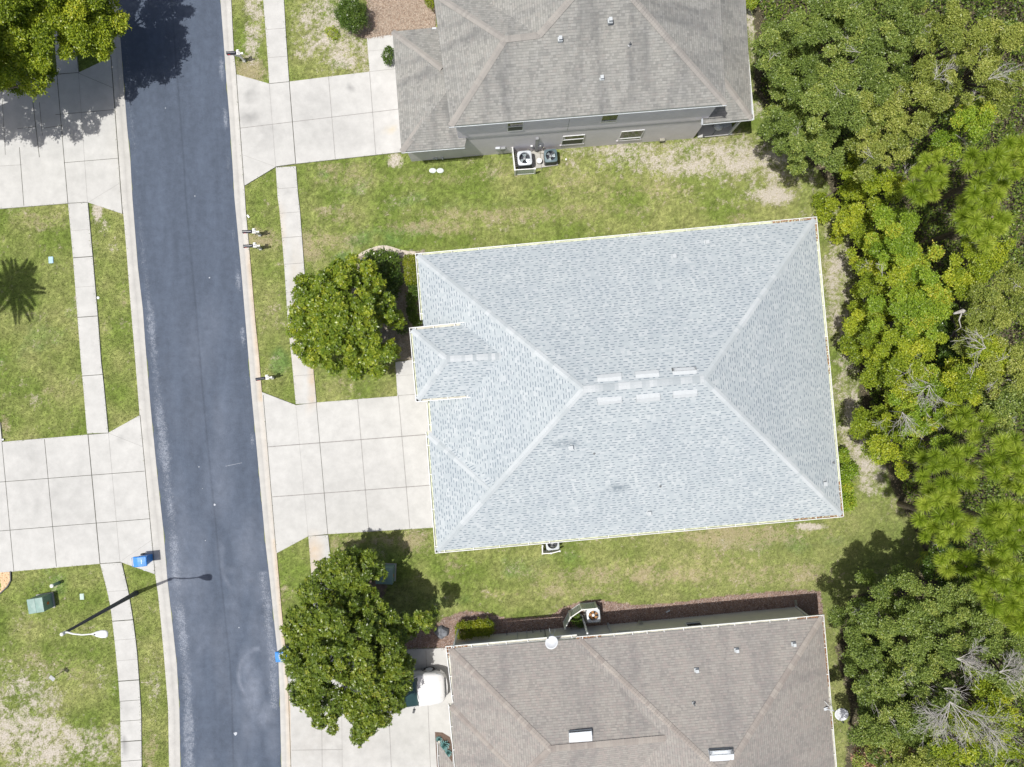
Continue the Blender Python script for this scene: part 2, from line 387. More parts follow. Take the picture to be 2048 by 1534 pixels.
SR_R = [(568, 0), (572.5, 78), (576, 130), (578.5, 164), (591.5, 329), (597, 399), (600, 420), (609, 543), (617, 642), (626, 728), (633, 805), (656, 1069), (662, 1128), (674, 1300), (684, 1458), (685, 1534)]
SL_L = [(101, -10), (107, 34), (115, 148), (137, 407), (147, 516), (156, 636), (163, 727), (168, 780), (175, 867), (201, 1127), (213, 1172), (222, 1213), (230, 1281), (237, 1352), (241, 1411), (243, 1534)]
SL_R = [(141, -10), (147, 40), (150, 86), (158, 145), (176, 405), (186, 516), (196, 633), (203, 727), (208, 770), (217, 865), (243, 1124), (257.5, 1186), (266, 1237), (274, 1299), (278, 1352), (283, 1429), (284, 1534)]
D1 = [(473, 149), (539, 168), (578, 164), (657, 154), (739.5, 144), (734, 75), (783, 70), (815, 68), (850, 300), (799, 305), (592, 328), (552, 334), (489, 372), (480, 258)]
D2 = [(524, 784), (592, 810), (633, 805), (795, 792), (791, 724), (840, 718), (905, 1052), (865, 1055), (656, 1068), (617, 1072), (554, 1106), (543, 998), (535, 894)]
D3 = [(224, 114), (158, 146), (115, 150), (78, 148), (-200, 168), (-200, 432), (0, 418), (137, 407), (176, 405), (246, 428), (237, 318), (231, 224)]
D4 = [(281, 830), (218, 865), (177, 869), (1, 884), (-200, 900), (-200, 1160), (0, 1145), (201, 1127), (243, 1124), (311, 1148), (301, 1035), (286, 891)]
D5 = [(572, 1290), (640, 1318), (681, 1315), (821, 1298), (930, 1294), (960, 1620), (586, 1660), (583, 1534), (577, 1360)]
BEDS = {
 'straw': [(706, 66), (735, 30), (738, -30), (872, -30), (868, 56), (785, 62), (783, 70), (738, 76), (720, 74)],
 'sandbed': [(705, 528), (722, 508), (750, 497), (768, 495), (795, 503), (850, 500), (860, 722), (790, 722), (770, 726), (752, 720), (700, 640)],
 'mulch': [(868, 1252), (886, 1236), (930, 1222), (970, 1224), (1010, 1236), (1050, 1236), (1100, 1232), (1125, 1216), (1160, 1202), (1200, 1200), (1262, 1210), (1330, 1208), (1420, 1196), (1500, 1187), (1590, 1180), (1640, 1182), (1650, 1262), (905, 1310), (880, 1296), (800, 1298), (800, 1260)],
 'strawup': [(740, 1150), (775, 1172), (765, 1200), (735, 1190)],
}
FOREST = [(1500, -160), (1500, 0), (1512, 60), (1506, 180), (1560, 255), (1640, 345), (1690, 420), (1705, 520), (1722, 600), (1712, 700), (1725, 830), (1770, 930), (1800, 1010), (1850, 1100), (1830, 1180), (1700, 1190), (1670, 1300), (1700, 1420), (1690, 1534), (1700, 1800), (2700, 1800), (2700, -400), (1500, -400)]
ROOFS = [[(845, 505), (1600, 445), (1640, 1010), (890, 1080)], [(810, 68), (1470, -60), (1460, 270), (830, 310)], [(915, 1288), (1640, 1215), (1680, 1700), (915, 1700)]]
# bare / dry / lush patches: px, py, rx, ry, strength, kind (0 sand, 1 brown thatch, 2 lush green, 3 yellowish)
PATCH = [(1390, 318, 210, 40, .78, 0), (1300, 300, 190, 18, .7, 0), (1570, 330, 90, 60, .55, 0), (1500, 360, 120, 40, .4, 0), (1180, 320, 60, 16, .35, 1), (1100, 375, 120, 20, .3, 3), (1300, 380, 200, 20, .4, 3), (1545, 392, 48, 20, 1.0, 0), (1450, 395, 110, 22, .3, 0), (1250, 370, 130, 30, .35, 1), (790, 322, 16, 16, 1.0, 0), (690, 335, 60, 12, .5, 1),
 (640, 50, 55, 80, .75, 0), (505, 50, 18, 80, .7, 0), (690, 100, 60, 45, .65, 0), (500, 140, 26, 26, .85, 1), (620, 495, 34, 36, .85, 1), (655, 480, 60, 16, .5, 1), (525, 478, 34, 22, .9, 1), (540, 600, 14, 80, .2, 1),
 (860, 455, 90, 16, .6, 1), (1010, 430, 160, 14, .5, 1), (760, 470, 30, 60, .1, 1), (1680, 560, 36, 150, .66, 0), (1700, 700, 34, 150, .62, 0), (1712, 850, 36, 90, .7, 0), (1745, 930, 34, 50, .8, 0), (1760, 885, 26, 30, .9, 0),
 (1640, 425, 50, 18, .5, 0), (1620, 1053, 30, 7, 1.1, 0), (1470, 1072, 110, 24, .75, 1), (1345, 1140, 220, 40, .55, 3), (1250, 1150, 180, 20, .6, 1), (1560, 1150, 90, 24, .5, 1), (1150, 1180, 90, 16, .5, 1), (1640, 1060, 50, 40, .45, 3), (700, 360, 60, 20, .4, 1), (850, 360, 130, 10, .35, 1), (660, 430, 60, 20, .35, 1), (1150, 420, 160, 12, .45, 1), (1040, 345, 110, 10, .35, 1), (1500, 1130, 130, 22, .45, 3), (1400, 1100, 80, 30, .3, 1), (1010, 1185, 60, 14, .5, 3), (1640, 1120, 60, 60, .2, 3),
 (50, 1400, 100, 60, .55, 0), (60, 1480, 130, 70, .7, 0), (190, 1490, 60, 50, .5, 0), (110, 1330, 80, 40, .3, 1), (215, 1370, 28, 50, .25, 0), (310, 1400, 16, 60, .5, 0), (300, 1500, 14, 40, .55, 1), (700, 1088, 50, 16, .5, 1), (830, 1085, 30, 22, .7, 1), (780, 1080, 60, 10, .4, 1),
 (195, 425, 10, 26, .9, 0), (208, 455, 14, 16, .7, 0), (228, 495, 14, 12, .5, 0), (80, 440, 70, 18, .35, 1), (100, 470, 60, 24, .2, 3), (245, 600, 8, 20, .6, 1), (1505, 30, 16, 50, 1.0, 0), (1520, 220, 26, 26, .6, 0), (1520, 130, 14, 70, .7, 0), (1480, 300, 60, 34, .45, 0),
 (560, 1170, 24, 34, .25, 1), (900, 1135, 20, 30, .45, 1), (760, 1010, 10, 10, .2, 1), (115, 790, 26, 30, .4, 1), (10, 850, 10, 30, .6, 1), (660, 770, 60, 18, .3, 1), (800, 735, 26, 14, .5, 1), (140, 610, 30, 30, .3, 2),
 (780, 475, 90, 26, .7, 2), (560, 720, 22, 44, .8, 2), (690, 520, 34, 16, .7, 2), (900, 400, 200, 22, .35, 2), (1120, 1120, 140, 20, .5, 2), (1060, 1145, 110, 26, .4, 2), (1580, 1085, 140, 20, .55, 2), (60, 690, 90, 60, .4, 2), (120, 1170, 80, 24, .35, 2), (900, 1200, 60, 18, .45, 2),
 (1500, 440, 100, 14, .3, 1), (1420, 405, 120, 16, .3, 1), (720, 370, 120, 24, .35, 2), (950, 360, 60, 18, .3, 2), (660, 130, 60, 14, .5, 2), (665, 70, 26, 22, .6, 2), (630, 350, 40, 10, .4, 2), (1330, 420, 120, 18, .25, 2)]

def lawn_state(x, y, raw=False):
    """x,y in px. returns sand, brown, lush, yellow weights 0..1"""
    w = [np.zeros(x.shape) for _ in range(4)]
    n1 = fnoise(x, y, 1/38., 11, 5, .62); n2 = fnoise(x, y, 1/11., 31, 4, .8)
    for (px, py, rx, ry, s, k) in PATCH:
        d = np.sqrt(((x-px)/rx)**2+((y-py)/ry)**2); e = np.clip(1.5-d, 0, 1)*s
        w[k] = np.maximum(w[k], e)
    f = (n1*.45+n2*.55)
    n3 = vnoise(x, y, 1/4.2, 57); f = f+(n3-.5)*.22
    if raw: return w[0]*.52+f*(1-.0), w[1]*.52+f
    sand = np.clip((w[0]*.52+f-.74)*5, 0, 1); brown = np.clip((w[1]*.52+f-.74)*5, 0, 1)
    lush = np.clip((w[2]*.7+n1-.75)*3, 0, 1); yel = np.clip((w[3]*.8+f-.85)*4, 0, 1)
    base = np.clip((f-.545)*5.5, 0, 1)*.62
    brown = np.maximum(brown, base)
    return sand, brown, lush, yel

# ------------------------------------------------------------------ ground: one sheet, fine under the photo, coarse to the horizon
def build_ground():
    fx = np.arange(-60, 2110, 3.4); fy = np.arange(-60, 1596, 3.4)
    ox = np.array([-60000, -20000, -8000, -3000, -1200, -500, -200]); 
    X = np.sort(np.concatenate([ox, fx, 2048-ox])); Y = np.sort(np.concatenate([ox, fy, 1534-ox]))
    gx, gy = np.meshgrid(X, Y, indexing='ij'); x = gx.ravel(); y = gy.ravel()
    sand, brown, lush, yel = lawn_state(x, y)
    n1 = fnoise(x, y, 1/60., 3, 4); n2 = fnoise(x, y, 1/9., 5, 3, .7); n3 = vnoise(x, y, 1/3.6, 77)
    c = np.zeros((len(x), 3)); g1 = np.array((.14, .19, .038)); g2 = np.array((.24, .255, .09))
    c[:] = g1+(g2-g1)*np.clip((n1-.3)*2.2, 0, 1)[:, None]
    def lay(c, w, col): return c*(1-w[:, None])+np.array(col)*w[:, None]
    c = lay(c, lush*.6, (.10, .20, .055)); c = lay(c, yel*.6, (.36, .33, .15)); 
    c *= (.64+.72*n2)[:, None]; c *= (.66+.68*n3)[:, None]
    # the right-hand back lawn is paler
    pal = np.clip((x-1000)/500, 0, 1)*np.clip((y-900)/200, 0, 1)*.35; c = lay(c, pal, (.24, .25, .105))
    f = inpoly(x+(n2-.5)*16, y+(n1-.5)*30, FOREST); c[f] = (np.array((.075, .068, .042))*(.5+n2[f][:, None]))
    for k, col in (('straw', (.33, .27, .215)), ('sandbed', (.30, .27, .23)), ('mulch', (.27, .185, .145)), ('strawup', (.2, .15, .12))):
        m = inpoly(x+(n3-.5)*6, y+(n2-.5)*6, BEDS[k]); c[m] = np.array(col)*(.62+.8*n2[m][:, None]*n3[m][:, None]*1.2+.1)
    sv, bv = lawn_state(x, y, True); bv = np.maximum(bv, sv-.08); no = f.copy()
    for k in BEDS: no |= inpoly(x, y, BEDS[k])
    sv[no] = 0; bv[no] = 0
    far = (np.abs(x-1024) > 1500) | (np.abs(y-767) > 1100); c[far] = (.10, .12, .05)
    xy = Pn(np.stack([x, y], -1)); V = np.c_[xy, np.zeros(len(x))]
    nx, ny = len(X), len(Y); i = np.arange(nx-1)[:, None]*ny+np.arange(ny-1)[None, :]; i = i.ravel()
    F = np.stack([i, i+1, i+1+ny, i+ny], -1)
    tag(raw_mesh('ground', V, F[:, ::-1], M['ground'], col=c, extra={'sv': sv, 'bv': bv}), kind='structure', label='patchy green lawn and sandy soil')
build_ground()

# ------------------------------------------------------------------ strips (road, kerb, pavement)
def strip(name, L, R, y0, y1, step, ts, zs, mat, colf, extra=None, label=None):
    ys = np.arange(y0, y1, step); ts = np.array(ts); a = pinterp(ys, L); b = pinterp(ys, R)
    px = a[:, None]*(1-ts)+b[:, None]*ts; py = np.repeat(ys[:, None], len(ts), 1); Tt = np.repeat(ts[None], len(ys), 0)
    if name in ('road',):                                   # slightly uneven asphalt edge
        e = (vnoise(py, Tt*0, 1/22., 51)-.5)*3.2; px = px+np.where(Tt < .01, e, 0)+np.where(Tt > .99, -e, 0)
    xy = Pn(np.stack([px, py], -1)).reshape(-1, 2); V = np.c_[xy, np.repeat(np.array(zs)[None], len(ys), 0).ravel()]
    n, m = len(ys), len(ts); i = (np.arange(n-1)[:, None]*m+np.arange(m-1)[None]).ravel()
    F = np.stack([i, i+m, i+m+1, i+1], -1)
    C = colf(px.ravel(), py.ravel(), Tt.ravel()); ex = None
    if extra: ex = {k: f(px.ravel(), py.ravel(), Tt.ravel()) for k, f in extra.items()}
    o = raw_mesh(name, V, F, mat, col=C, extra=ex); return tag(o, label, kind='structure')
def road_col(x, y, t):
    n = fnoise(x/1.0, y/5.0, 1/16., 61, 4)*.6+fnoise(x/1.0, y/9.0, 1/5., 66, 3)*.4; wd_ = pinterp(y, RR)-pinterp(y, RL); c = np.array((.076, .096, .134))*(.80+.42*n)[:, None]; lane = np.exp(-((t-.27)/.07)**2)+np.exp(-((t-.73)/.07)**2); c = c*(1+.07*lane)[:, None]
    pale = np.zeros(x.shape)
    for (px, py, rx, ry, s) in ((505, 1390, 22, 60, .9), (495, 1330, 16, 40, .7), (530, 1430, 24, 30, .8), (520, 1180, 22, 30, .35), (470, 1140, 26, 10, .3), (500, 1160, 16, 10, .5), (440, 1105, 10, 30, .3), (400, 700, 40, 80, .25), (440, 930, 30, 90, .25), (500, 1050, 20, 30, .3), (420, 650, 30, 60, .25), (390, 830, 30, 70, .15), (510, 1260, 14, 50, .3), (545, 1480, 16, 40, .4)):
        pale = np.maximum(pale, np.clip(1.3-np.sqrt(((x-px)/rx)**2+((y-py)/ry)**2), 0, 1)*s)
    # arc-shaped water marks
    for (cx, cy, r, a0, a1, s) in ((520, 1350, 42, 1.7, 4.7, .9), (505, 1120, 62, 2.2, 3.6, .45), (470, 1175, 50, -.6, .6, .35)):
        d = np.abs(np.hypot(x-cx, (y-cy)*.8)-r); a = np.mod(np.arctan2(y-cy, x-cx), 2*np.pi); inn = ((a > a0) & (a < a1)) | (a0 < 0) & ((a > a0+2*np.pi) | (a < a1))
        pale = np.maximum(pale, np.clip(1-d/7, 0, 1)*s*inn)
    pale = np.maximum(pale, .55*np.clip((y-560)/500, 0, 1)*np.clip(fnoise(x, y/2.2, 1/55., 83, 3)*2.6-1.1, 0, 1)); pale = pale*(.35+.9*fnoise(x, y, 1/9., 71, 4, .7))
    c = c*(1-pale[:, None]*.45)+np.array((.30, .33, .40))*pale[:, None]*.45
    cr = np.exp(-((x-pinterp(y, RL)-.52*(pinterp(y, RR)-pinterp(y, RL)))/1.4)**2)*.25; return c*(1-cr[:, None])
def road_worn(x, y, t):
    wd = pinterp(y, RR)-pinterp(y, RL); l = t*wd; r = (1-t)*wd
    nl = fnoise(x*0, y, 1/70., 15, 2); A = np.clip((y-380)/500, .0, 1)
    left = np.exp(-((l-(10+8*A))/(8+7*A))**2)*(.55+.5*A)*np.clip(.4+nl*1.1, 0, 1.3)
    wl2 = np.exp(-(l/5)**2)*.45
    br = np.clip(np.sin(y/17.)*.5+fnoise(x*0, y, 1/45., 25, 2)*1.6-.55, 0, 1)
    right = np.exp(-((r-8)/(6.5+6*(y > 1150)))**2)*np.where(y < 40, .3, 1)*br*1.25
    right = np.maximum(right, np.exp(-((r-12)/13)**2)*.95*(y > 1140)*(y < 1420))
    return np.clip(np.maximum(np.maximum(left, wl2), right)+.05, 0, 1.1)*(.75+.5*fnoise(x, y, 1/5., 91, 3))
strip('road', RL, RR, -700, 2300, 4, np.linspace(0, 1, 64), [.006]*64, M['asphalt'], road_col, {'worn': road_worn}, 'dark blue-grey asphalt street with chalky worn edges')
def kerb_col(rust):
    def f(x, y, t):
        c = np.tile(np.array((.482, .474, .452)), (len(x), 1))*(.93+.14*fnoise(x, y, 1/7., 8, 3))[:, None]
        g = np.exp(-((t-.55)/.09)**2)*.16+.06*(t > .6); c *= (1-g)[:, None]
        if rust:
            r = np.clip((y-470)/60, 0, 1)*np.clip((1600-y)/150, 0, 1)*np.clip(1-t*1.7, 0, 1)*(.25+.5*fnoise(x, y, 1/30., 9, 3)); r[(y > 800) & (y < 1080)] *= .3
            c = c*(1-r[:, None])+np.array((.52, .36, .19))*r[:, None]
        return c
    return f
kt = [0, .12, .3, .45, .5, .55, .6, .8, 1]; kz = [.05, .052, .04, .022, .016, .014, .014, .015, .013]
strip('kerb', KL, RL, -700, 2300, 5, kt, kz, M['concrete'], kerb_col(False), label='pale concrete gutter kerb along the left side of the street')
strip('kerb', KR, RR, -700, 2300, 5, kt, kz, M['concrete'], kerb_col(True), label='pale rust-tinged gutter kerb along the right side of the street')

def conc_col(x, y, base=(.482, .48, .466), stain=()):
    n = fnoise(x, y, 1/50., 41, 4); c = np.array(base)*(.93+.13*n)[:, None]
    for (px, py, rx, ry, s, col) in stain:
        e = np.clip(1.3-np.sqrt(((x-px)/rx)**2+((y-py)/ry)**2), 0, 1)*s*fnoise(x, y, 1/8., 43, 4, .65)*2.0
        e = np.clip(e, 0, 1); c = c*(1-e[:, None])+np.array(col)*e[:, None]
    return c
GR = (.30, .30, .295)
STAIN = [(505, 190, 16, 14, .7, GR), (500, 235, 26, 14, .6, GR), (620, 215, 50, 40, .35, GR), (530, 270, 40, 50, .3, GR), (670, 270, 90, 30, .25, GR), (575, 385, 12, 6, .4, GR), (700, 178, 5, 4, .9, (.2, .2, .2)), (782, 258, 10, 8, .5, (.5, .42, .27)),
 (60, 900, 60, 20, .25, GR), (110, 1000, 120, 80, .22, GR), (240, 880, 8, 8, .4, GR), (700, 1490, 130, 60, .45, (.40, .39, .37)), (620, 1480, 40, 60, .4, (.40, .39, .37)), (830, 1480, 90, 60, .35, (.38, .38, .36)), (250, 1410, 14, 30, .3, GR), (250, 1490, 6, 20, .8, (.2, .2, .2)), (250, 1160, 6, 8, .5, GR),
 (640, 1000, 100, 60, .12, GR), (760, 980, 90, 70, .1, GR), (40, 230, 90, 40, .15, GR), (250, 300, 30, 90, .1, (.45, .4, .3)), (592, 640, 14, 150, .35, (.50, .43, .32)), (625, 760, 10, 60, .5, (.50, .37, .24)), (560, 470, 8, 60, .4, (.5, .4, .28)), (627, 1110, 18, 40, .6, (.50, .38, .25))]
from mathutils.geometry import tessellate_polygon
def slab(name, poly, z, joints, label, holes=()):
    pl = np.array(poly, float); x0, y0 = pl.min(0); x1, y1 = pl.max(0)
    bm = bmesh.new(); vv = [bm.verts.new((p[0], p[1], 0)) for p in poly]
    for tri in tessellate_polygon([[Vector((p[0], p[1], 0)) for p in poly]]): bm.faces.new([vv[i] for i in tri])
    for ax, lo, hi in ((0, x0, x1), (1, y0, y1)):
        t = lo+12
        while t < hi:
            co = [0, 0, 0]; no = [0, 0, 0]; co[ax] = t; no[ax] = 1
            bmesh.ops.bisect_plane(bm, geom=bm.verts[:]+bm.edges[:]+bm.faces[:], plane_co=co, plane_no=no); t += 12
    bmesh.ops.triangulate(bm, faces=bm.faces[:]); bm.verts.index_update()
    q = np.array([v.co[:2] for v in bm.verts]); F = [[v.index for v in f.verts] for f in bm.faces]; bm.free()
    V = [tuple(v) for v in np.c_[Pn(q), np.full(len(q), z)]]
    # make triangles face up
    F = [f if (V[f[1]][0]-V[f[0]][0])*(V[f[2]][1]-V[f[0]][1])-(V[f[2]][0]-V[f[0]][0])*(V[f[1]][1]-V[f[0]][1]) > 0 else f[::-1] for f in F]
    C = conc_col(q[:, 0], q[:, 1], stain=STAIN)
    me = bpy.data.meshes.new(name); mi = [0]*len(F); n = len(V)
    for i in range(len(poly)):
        a, b = P(*poly[i], z), P(*poly[(i+1) % len(poly)], z); k = len(V)
        V += [tuple(a), tuple(b), (b.x, b.y, -.05), (a.x, a.y, -.05)]; F.append([k, k+1, k+2, k+3]); mi.append(0)
    for (xa, ya, xb, yb, w, dk) in joints:
        a, b = P(xa, ya), P(xb, yb); d = (b-a).normalized(); nn = Vector((-d.y, d.x, 0))*(w/2); k = len(V)
        V += [(*(a-nn).xy, z+.004), (*(b-nn).xy, z+.004), (*(b+nn).xy, z+.004), (*(a+nn).xy, z+.004)]; F.append([k, k+1, k+2, k+3]); mi.append(1 if dk else 2)
    me.from_pydata(V, [], F); [me.materials.append(M[k]) for k in ('concrete', 'joint', 'joint_l')]
    me.polygons.foreach_set('material_index', mi)
    at = me.attributes.new('Col', 'FLOAT_COLOR', 'POINT'); c = np.ones((len(V), 4), np.float32); c[:, :3] = (.5, .49, .47); c[:n, :3] = C; at.data.foreach_set('color', c.ravel())
    o = bpy.data.objects.new(name, me); COL.objects.link(o); return tag(o, label, kind='structure')
SZ = .05
def walk_poly(L, R, y0, y1):
    ys = np.arange(y0, y1+1, 20.); ys[-1] = y1
    return [(float(pinterp(y, L)), y) for y in ys]+[(float(pinterp(y, R)), y-2) for y in ys[::-1]]
def walk(name, L, R, segs, label):
    mb = []
    for k, (y0, y1, js) in enumerate(segs):
        slab(name, walk_poly(L, R, y0, y1), SZ-.006, [(float(pinterp(y, L)), y, float(pinterp(y-3, R)), y-3, w, d) for (y, w, d) in js], label[k])
walk('sidewalk', SR_L, SR_R, [(-300, 168, [(60, .02, 0), (116, .02, 0), (-60, .02, 0)]), (335, 808, [(378, .02, 0), (427, .02, 0), (476, .03, 0), (529, .025, 0), (585, .02, 0), (697, .02, 0), (752, .02, 0)]), (1072, 1330, [(1126, .02, 0), (1180, .02, 0), (1240, .02, 0)])],
    ['pale concrete sidewalk at the top right of the street', 'pale concrete sidewalk between the two right-hand driveways', 'pale concrete sidewalk running under the lower street tree'])
walk('sidewalk', SL_L, SL_R, [(-300, 148, [(97, .02, 0)]), (407, 867, [(462, .015, 0), (516, .045, 1), (575, .015, 0), (635, .04, 1), (752, .035, 1)]), (1127, 2000, [(1183, .015, 0), (1242, .05, 1), (1280, .015, 0), (1321, .015, 0), (1362, .05, 1), (1402, .025, 1), (1442, .025, 1), (1483, .05, 1), (1522, .025, 1)])],
    ['shaded concrete sidewalk under the top left tree', 'pale concrete sidewalk between the two left-hand driveways', 'pale concrete sidewalk curving past the street lamp'])
slab('driveway', D1, SZ, [(473, 149, 489, 372, .035, 1), (539, 168, 552, 334, .015, 0), (579, 164, 592, 328, .04, 1), (657.5, 154, 671, 318, .03, 0), (739.5, 144, 752, 311, .03, 0), (480, 257, 830, 215, .035, 0), (485, 310, 552, 334, .012, 0), (539, 168, 579, 164, .03, 1), (552, 334, 592, 328, .03, 1), (739.5, 144, 812, 136, .02, 0), (736, 103, 790, 98, .012, 0)], 'stained concrete driveway of the two-storey house')
slab('driveway', D2, SZ, [(527, 790, 553, 1104, .03, 1), (592, 810, 617, 1072, .012, 0), (633, 805, 656, 1068, .028, 1), (715.5, 798, 738, 1062, .035, 0), (797, 791, 820, 1057, .035, 0), (537, 893.5, 890, 866, .055, 0), (545, 993.5, 890, 968, .05, 0), (592, 810, 633, 805, .02, 1), (617, 1072, 656, 1068, .02, 1), (797, 791, 850, 787, .03, 0), (794, 752, 840, 748, .012, 0)], 'wide pale concrete driveway of the grey-roofed house')
slab('driveway', D3, SZ, [(223, 114, 246, 428, .045, 1), (158, 146, 176, 405, .015, 0), (115, 150, 137, 407, .035, 1), (67, 205, 80, 315, .035, 1), (3, 150, 12, 310, .02, 1), (80, 205, 86, 272, .025, 1), (40, 295, 49, 412, .03, 1), (-80, 330, -74, 425, .03, 1), (36, 258, 72, 254, .025, 1), (88, 257, 128, 251, .025, 1), (112, 230, 229, 220, .025, 1), (129, 326, 237, 317, .025, 1), (158, 147, 226, 176, .015, 1), (178, 405, 240, 367, .012, 0), (-200, 345, 46, 330, .02, 0), (115, 149, 158, 146, .03, 1), (137, 407, 176, 405, .03, 1)], 'broad concrete driveway half shaded by the top left tree')
slab('driveway', D4, SZ, [(281, 830, 311, 1147, .035, 1), (218, 866, 241, 1124, .015, 0), (177, 869, 201, 1127, .045, 1), (90, 878, 114, 1133, .03, 1), (5, 884, 29, 1142, .03, 1), (-80, 890, -58, 1152, .03, 1), (-200, 979, 290, 942, .03, 1), (-200, 1078, 301, 1037, .03, 1), (218, 866, 286, 893, .012, 0), (244, 1121, 304, 1080, .012, 0), (177, 869, 218, 866, .025, 1), (201, 1127, 242, 1124, .035, 1)], 'wide clean concrete driveway left of the street with a blue cart at its corner')
slab('driveway', D5, SZ, [(574, 1290, 587, 1660, .03, 1), (644, 1440, 646, 1660, .025, 0), (683, 1320, 686, 1660, .015, 0), (584, 1499.5, 686, 1498, .03, 0), (773, 1306, 784, 1560, .03, 0), (852, 1300, 866, 1660, .03, 0), (690, 1400, 940, 1380, .03, 0)], 'concrete driveway with a white car under the lower street tree')
slab('concrete_strip', [(-60, 846), (1, 845), (5, 884), (-60, 888)], SZ-.003, [], 'narrow concrete strip at the left edge above the lower driveway')
# white painted blob marks on the asphalt
mk = MB()
for (x, y, r) in ((390, 392, 1.3), (419, 555.5, 1.5), (331, 216, 1.0), (398, 933.5, 1.2), (429.5, 1009.5, 2.2), (471, 1467, 3.4), (405, 977, .7), (411, 1081, .9), (478, 1255, 1.1)):
    pts = [];
    for k in range(9):
        a = k/9*6.283; rr = r*random.uniform(.6, 1.3); q = P(x+rr*math.cos(a), y+rr*math.sin(a)); pts.append((q.x, q.y, .0105))
    mk.poly(pts[::-1])
for (x0, y0, x1, y1, w) in ((451, 932.5, 484, 925.5, .012), (288.5, 1140.5, 296, 1139.5, .05)):
    a, b = P(x0, y0), P(x1, y1); d = (b-a).normalized(); n = Vector((-d.y, d.x, 0))*w/2
    zz = .0105 if x0 > 300 else .058
    mk.poly([(*(a-n).xy, zz), (*(b-n).xy, zz), (*(b+n).xy, zz), (*(a+n).xy, zz)], 0)
tag(mk.build('road_marking', simple('white_spatter', (.45, .48, .53), .8)), 'small white paint spatters on the asphalt', kind='structure')

# ------------------------------------------------------------------ roofs
ANG = math.radians(5.1)
def plane_uv(pts, e0, e1):
    e0, e1 = Vector(e0), Vector(e1); u = (e1-e0).normalized()
    n = Vector((0, 0, 0))
    for i in range(len(pts)):
        a, b = pts[i], pts[(i+1) % len(pts)]
        n += Vector(((a.y-b.y)*(a.z+b.z), (a.z-b.z)*(a.x+b.x), (a.x-b.x)*(a.y+b.y)))
    n.normalize(); n = n if n.z > 0 else -n; v = n.cross(u)
    c = sum((Vector(p) for p in pts), Vector())/len(pts)
    if (c-e0).dot(v) < 0: v = -v
    return [((p-e0).dot(u)+50, (p-e0).dot(v)+50*.145*0) for p in pts]
def roof_face(mb, spec, lift=0, eave=None):
    pts = [P(*s) for s in spec]
    if lift:
        for p in pts: p.z += lift
    uv = plane_uv(pts, *((P(*eave[0]), P(*eave[1])) if eave else (pts[0], pts[1])))                 # the first edge is the eave
    n = Vector((0, 0, 0))
    for i in range(len(pts)):
        a, b = pts[i], pts[(i+1) % len(pts)]; n += Vector(((a.y-b.y)*(a.z+b.z), (a.z-b.z)*(a.x+b.x), (a.x-b.x)*(a.y+b.y)))
    if n.z < 0: pts = pts[::-1]; uv = uv[::-1]
    # triangle fan so slightly uneven faces stay clean
    c = sum(pts, Vector())/len(pts); uc = tuple(sum(q[i] for q in uv)/len(uv) for i in (0, 1))
    if len(pts) <= 4:
        mb.poly(pts, 0, uv)
    else:
        for i in range(len(pts)):
            j = (i+1) % len(pts); mb.poly([pts[i], pts[j], c], 0, [uv[i], uv[j], uc])
def caps(mb0, a, b, w, piece, roll=.05, lift=.012, cont=.35):
    """overlapping cap shingles along a hip or ridge a->b (low to high)"""
    mb = MB(mb0.o)
    a, b = P(*a), P(*b); d = b-a; L = d.length; d.normalize(); n = d.cross(Vector((0, 0, 1))).normalized(); up = n.cross(d).normalized()
    k = max(1, int(L/piece)); run = random.random()
    for i in range(k):
        if random.random() < cont: run = random.random()
        p = a+d*(i*L/k); q = a+d*(min((i+1.15)*L/k, L)); h0, h1 = lift+.022, lift+.003
        A = [p-n*w/2-up*(roll-h0), p+up*(h0), p+n*w/2-up*(roll-h0)]; B = [q-n*w/2-up*(roll-h1), q+up*h1, q+n*w/2-up*(roll-h1)]
        r = min(1, max(0, run+random.uniform(-.18, .18)))
        for s in (0, 1): mb.poly([A[s], A[s+1], B[s+1], B[s]], 0, None, r)
        mb.poly([A[0], A[1], A[2], A[2]-up*.02, A[1]-up*.02, A[0]-up*.02], 0, None, r*.3)
    mb.build('ridge_cap', mb0.capm, mb0.capp)
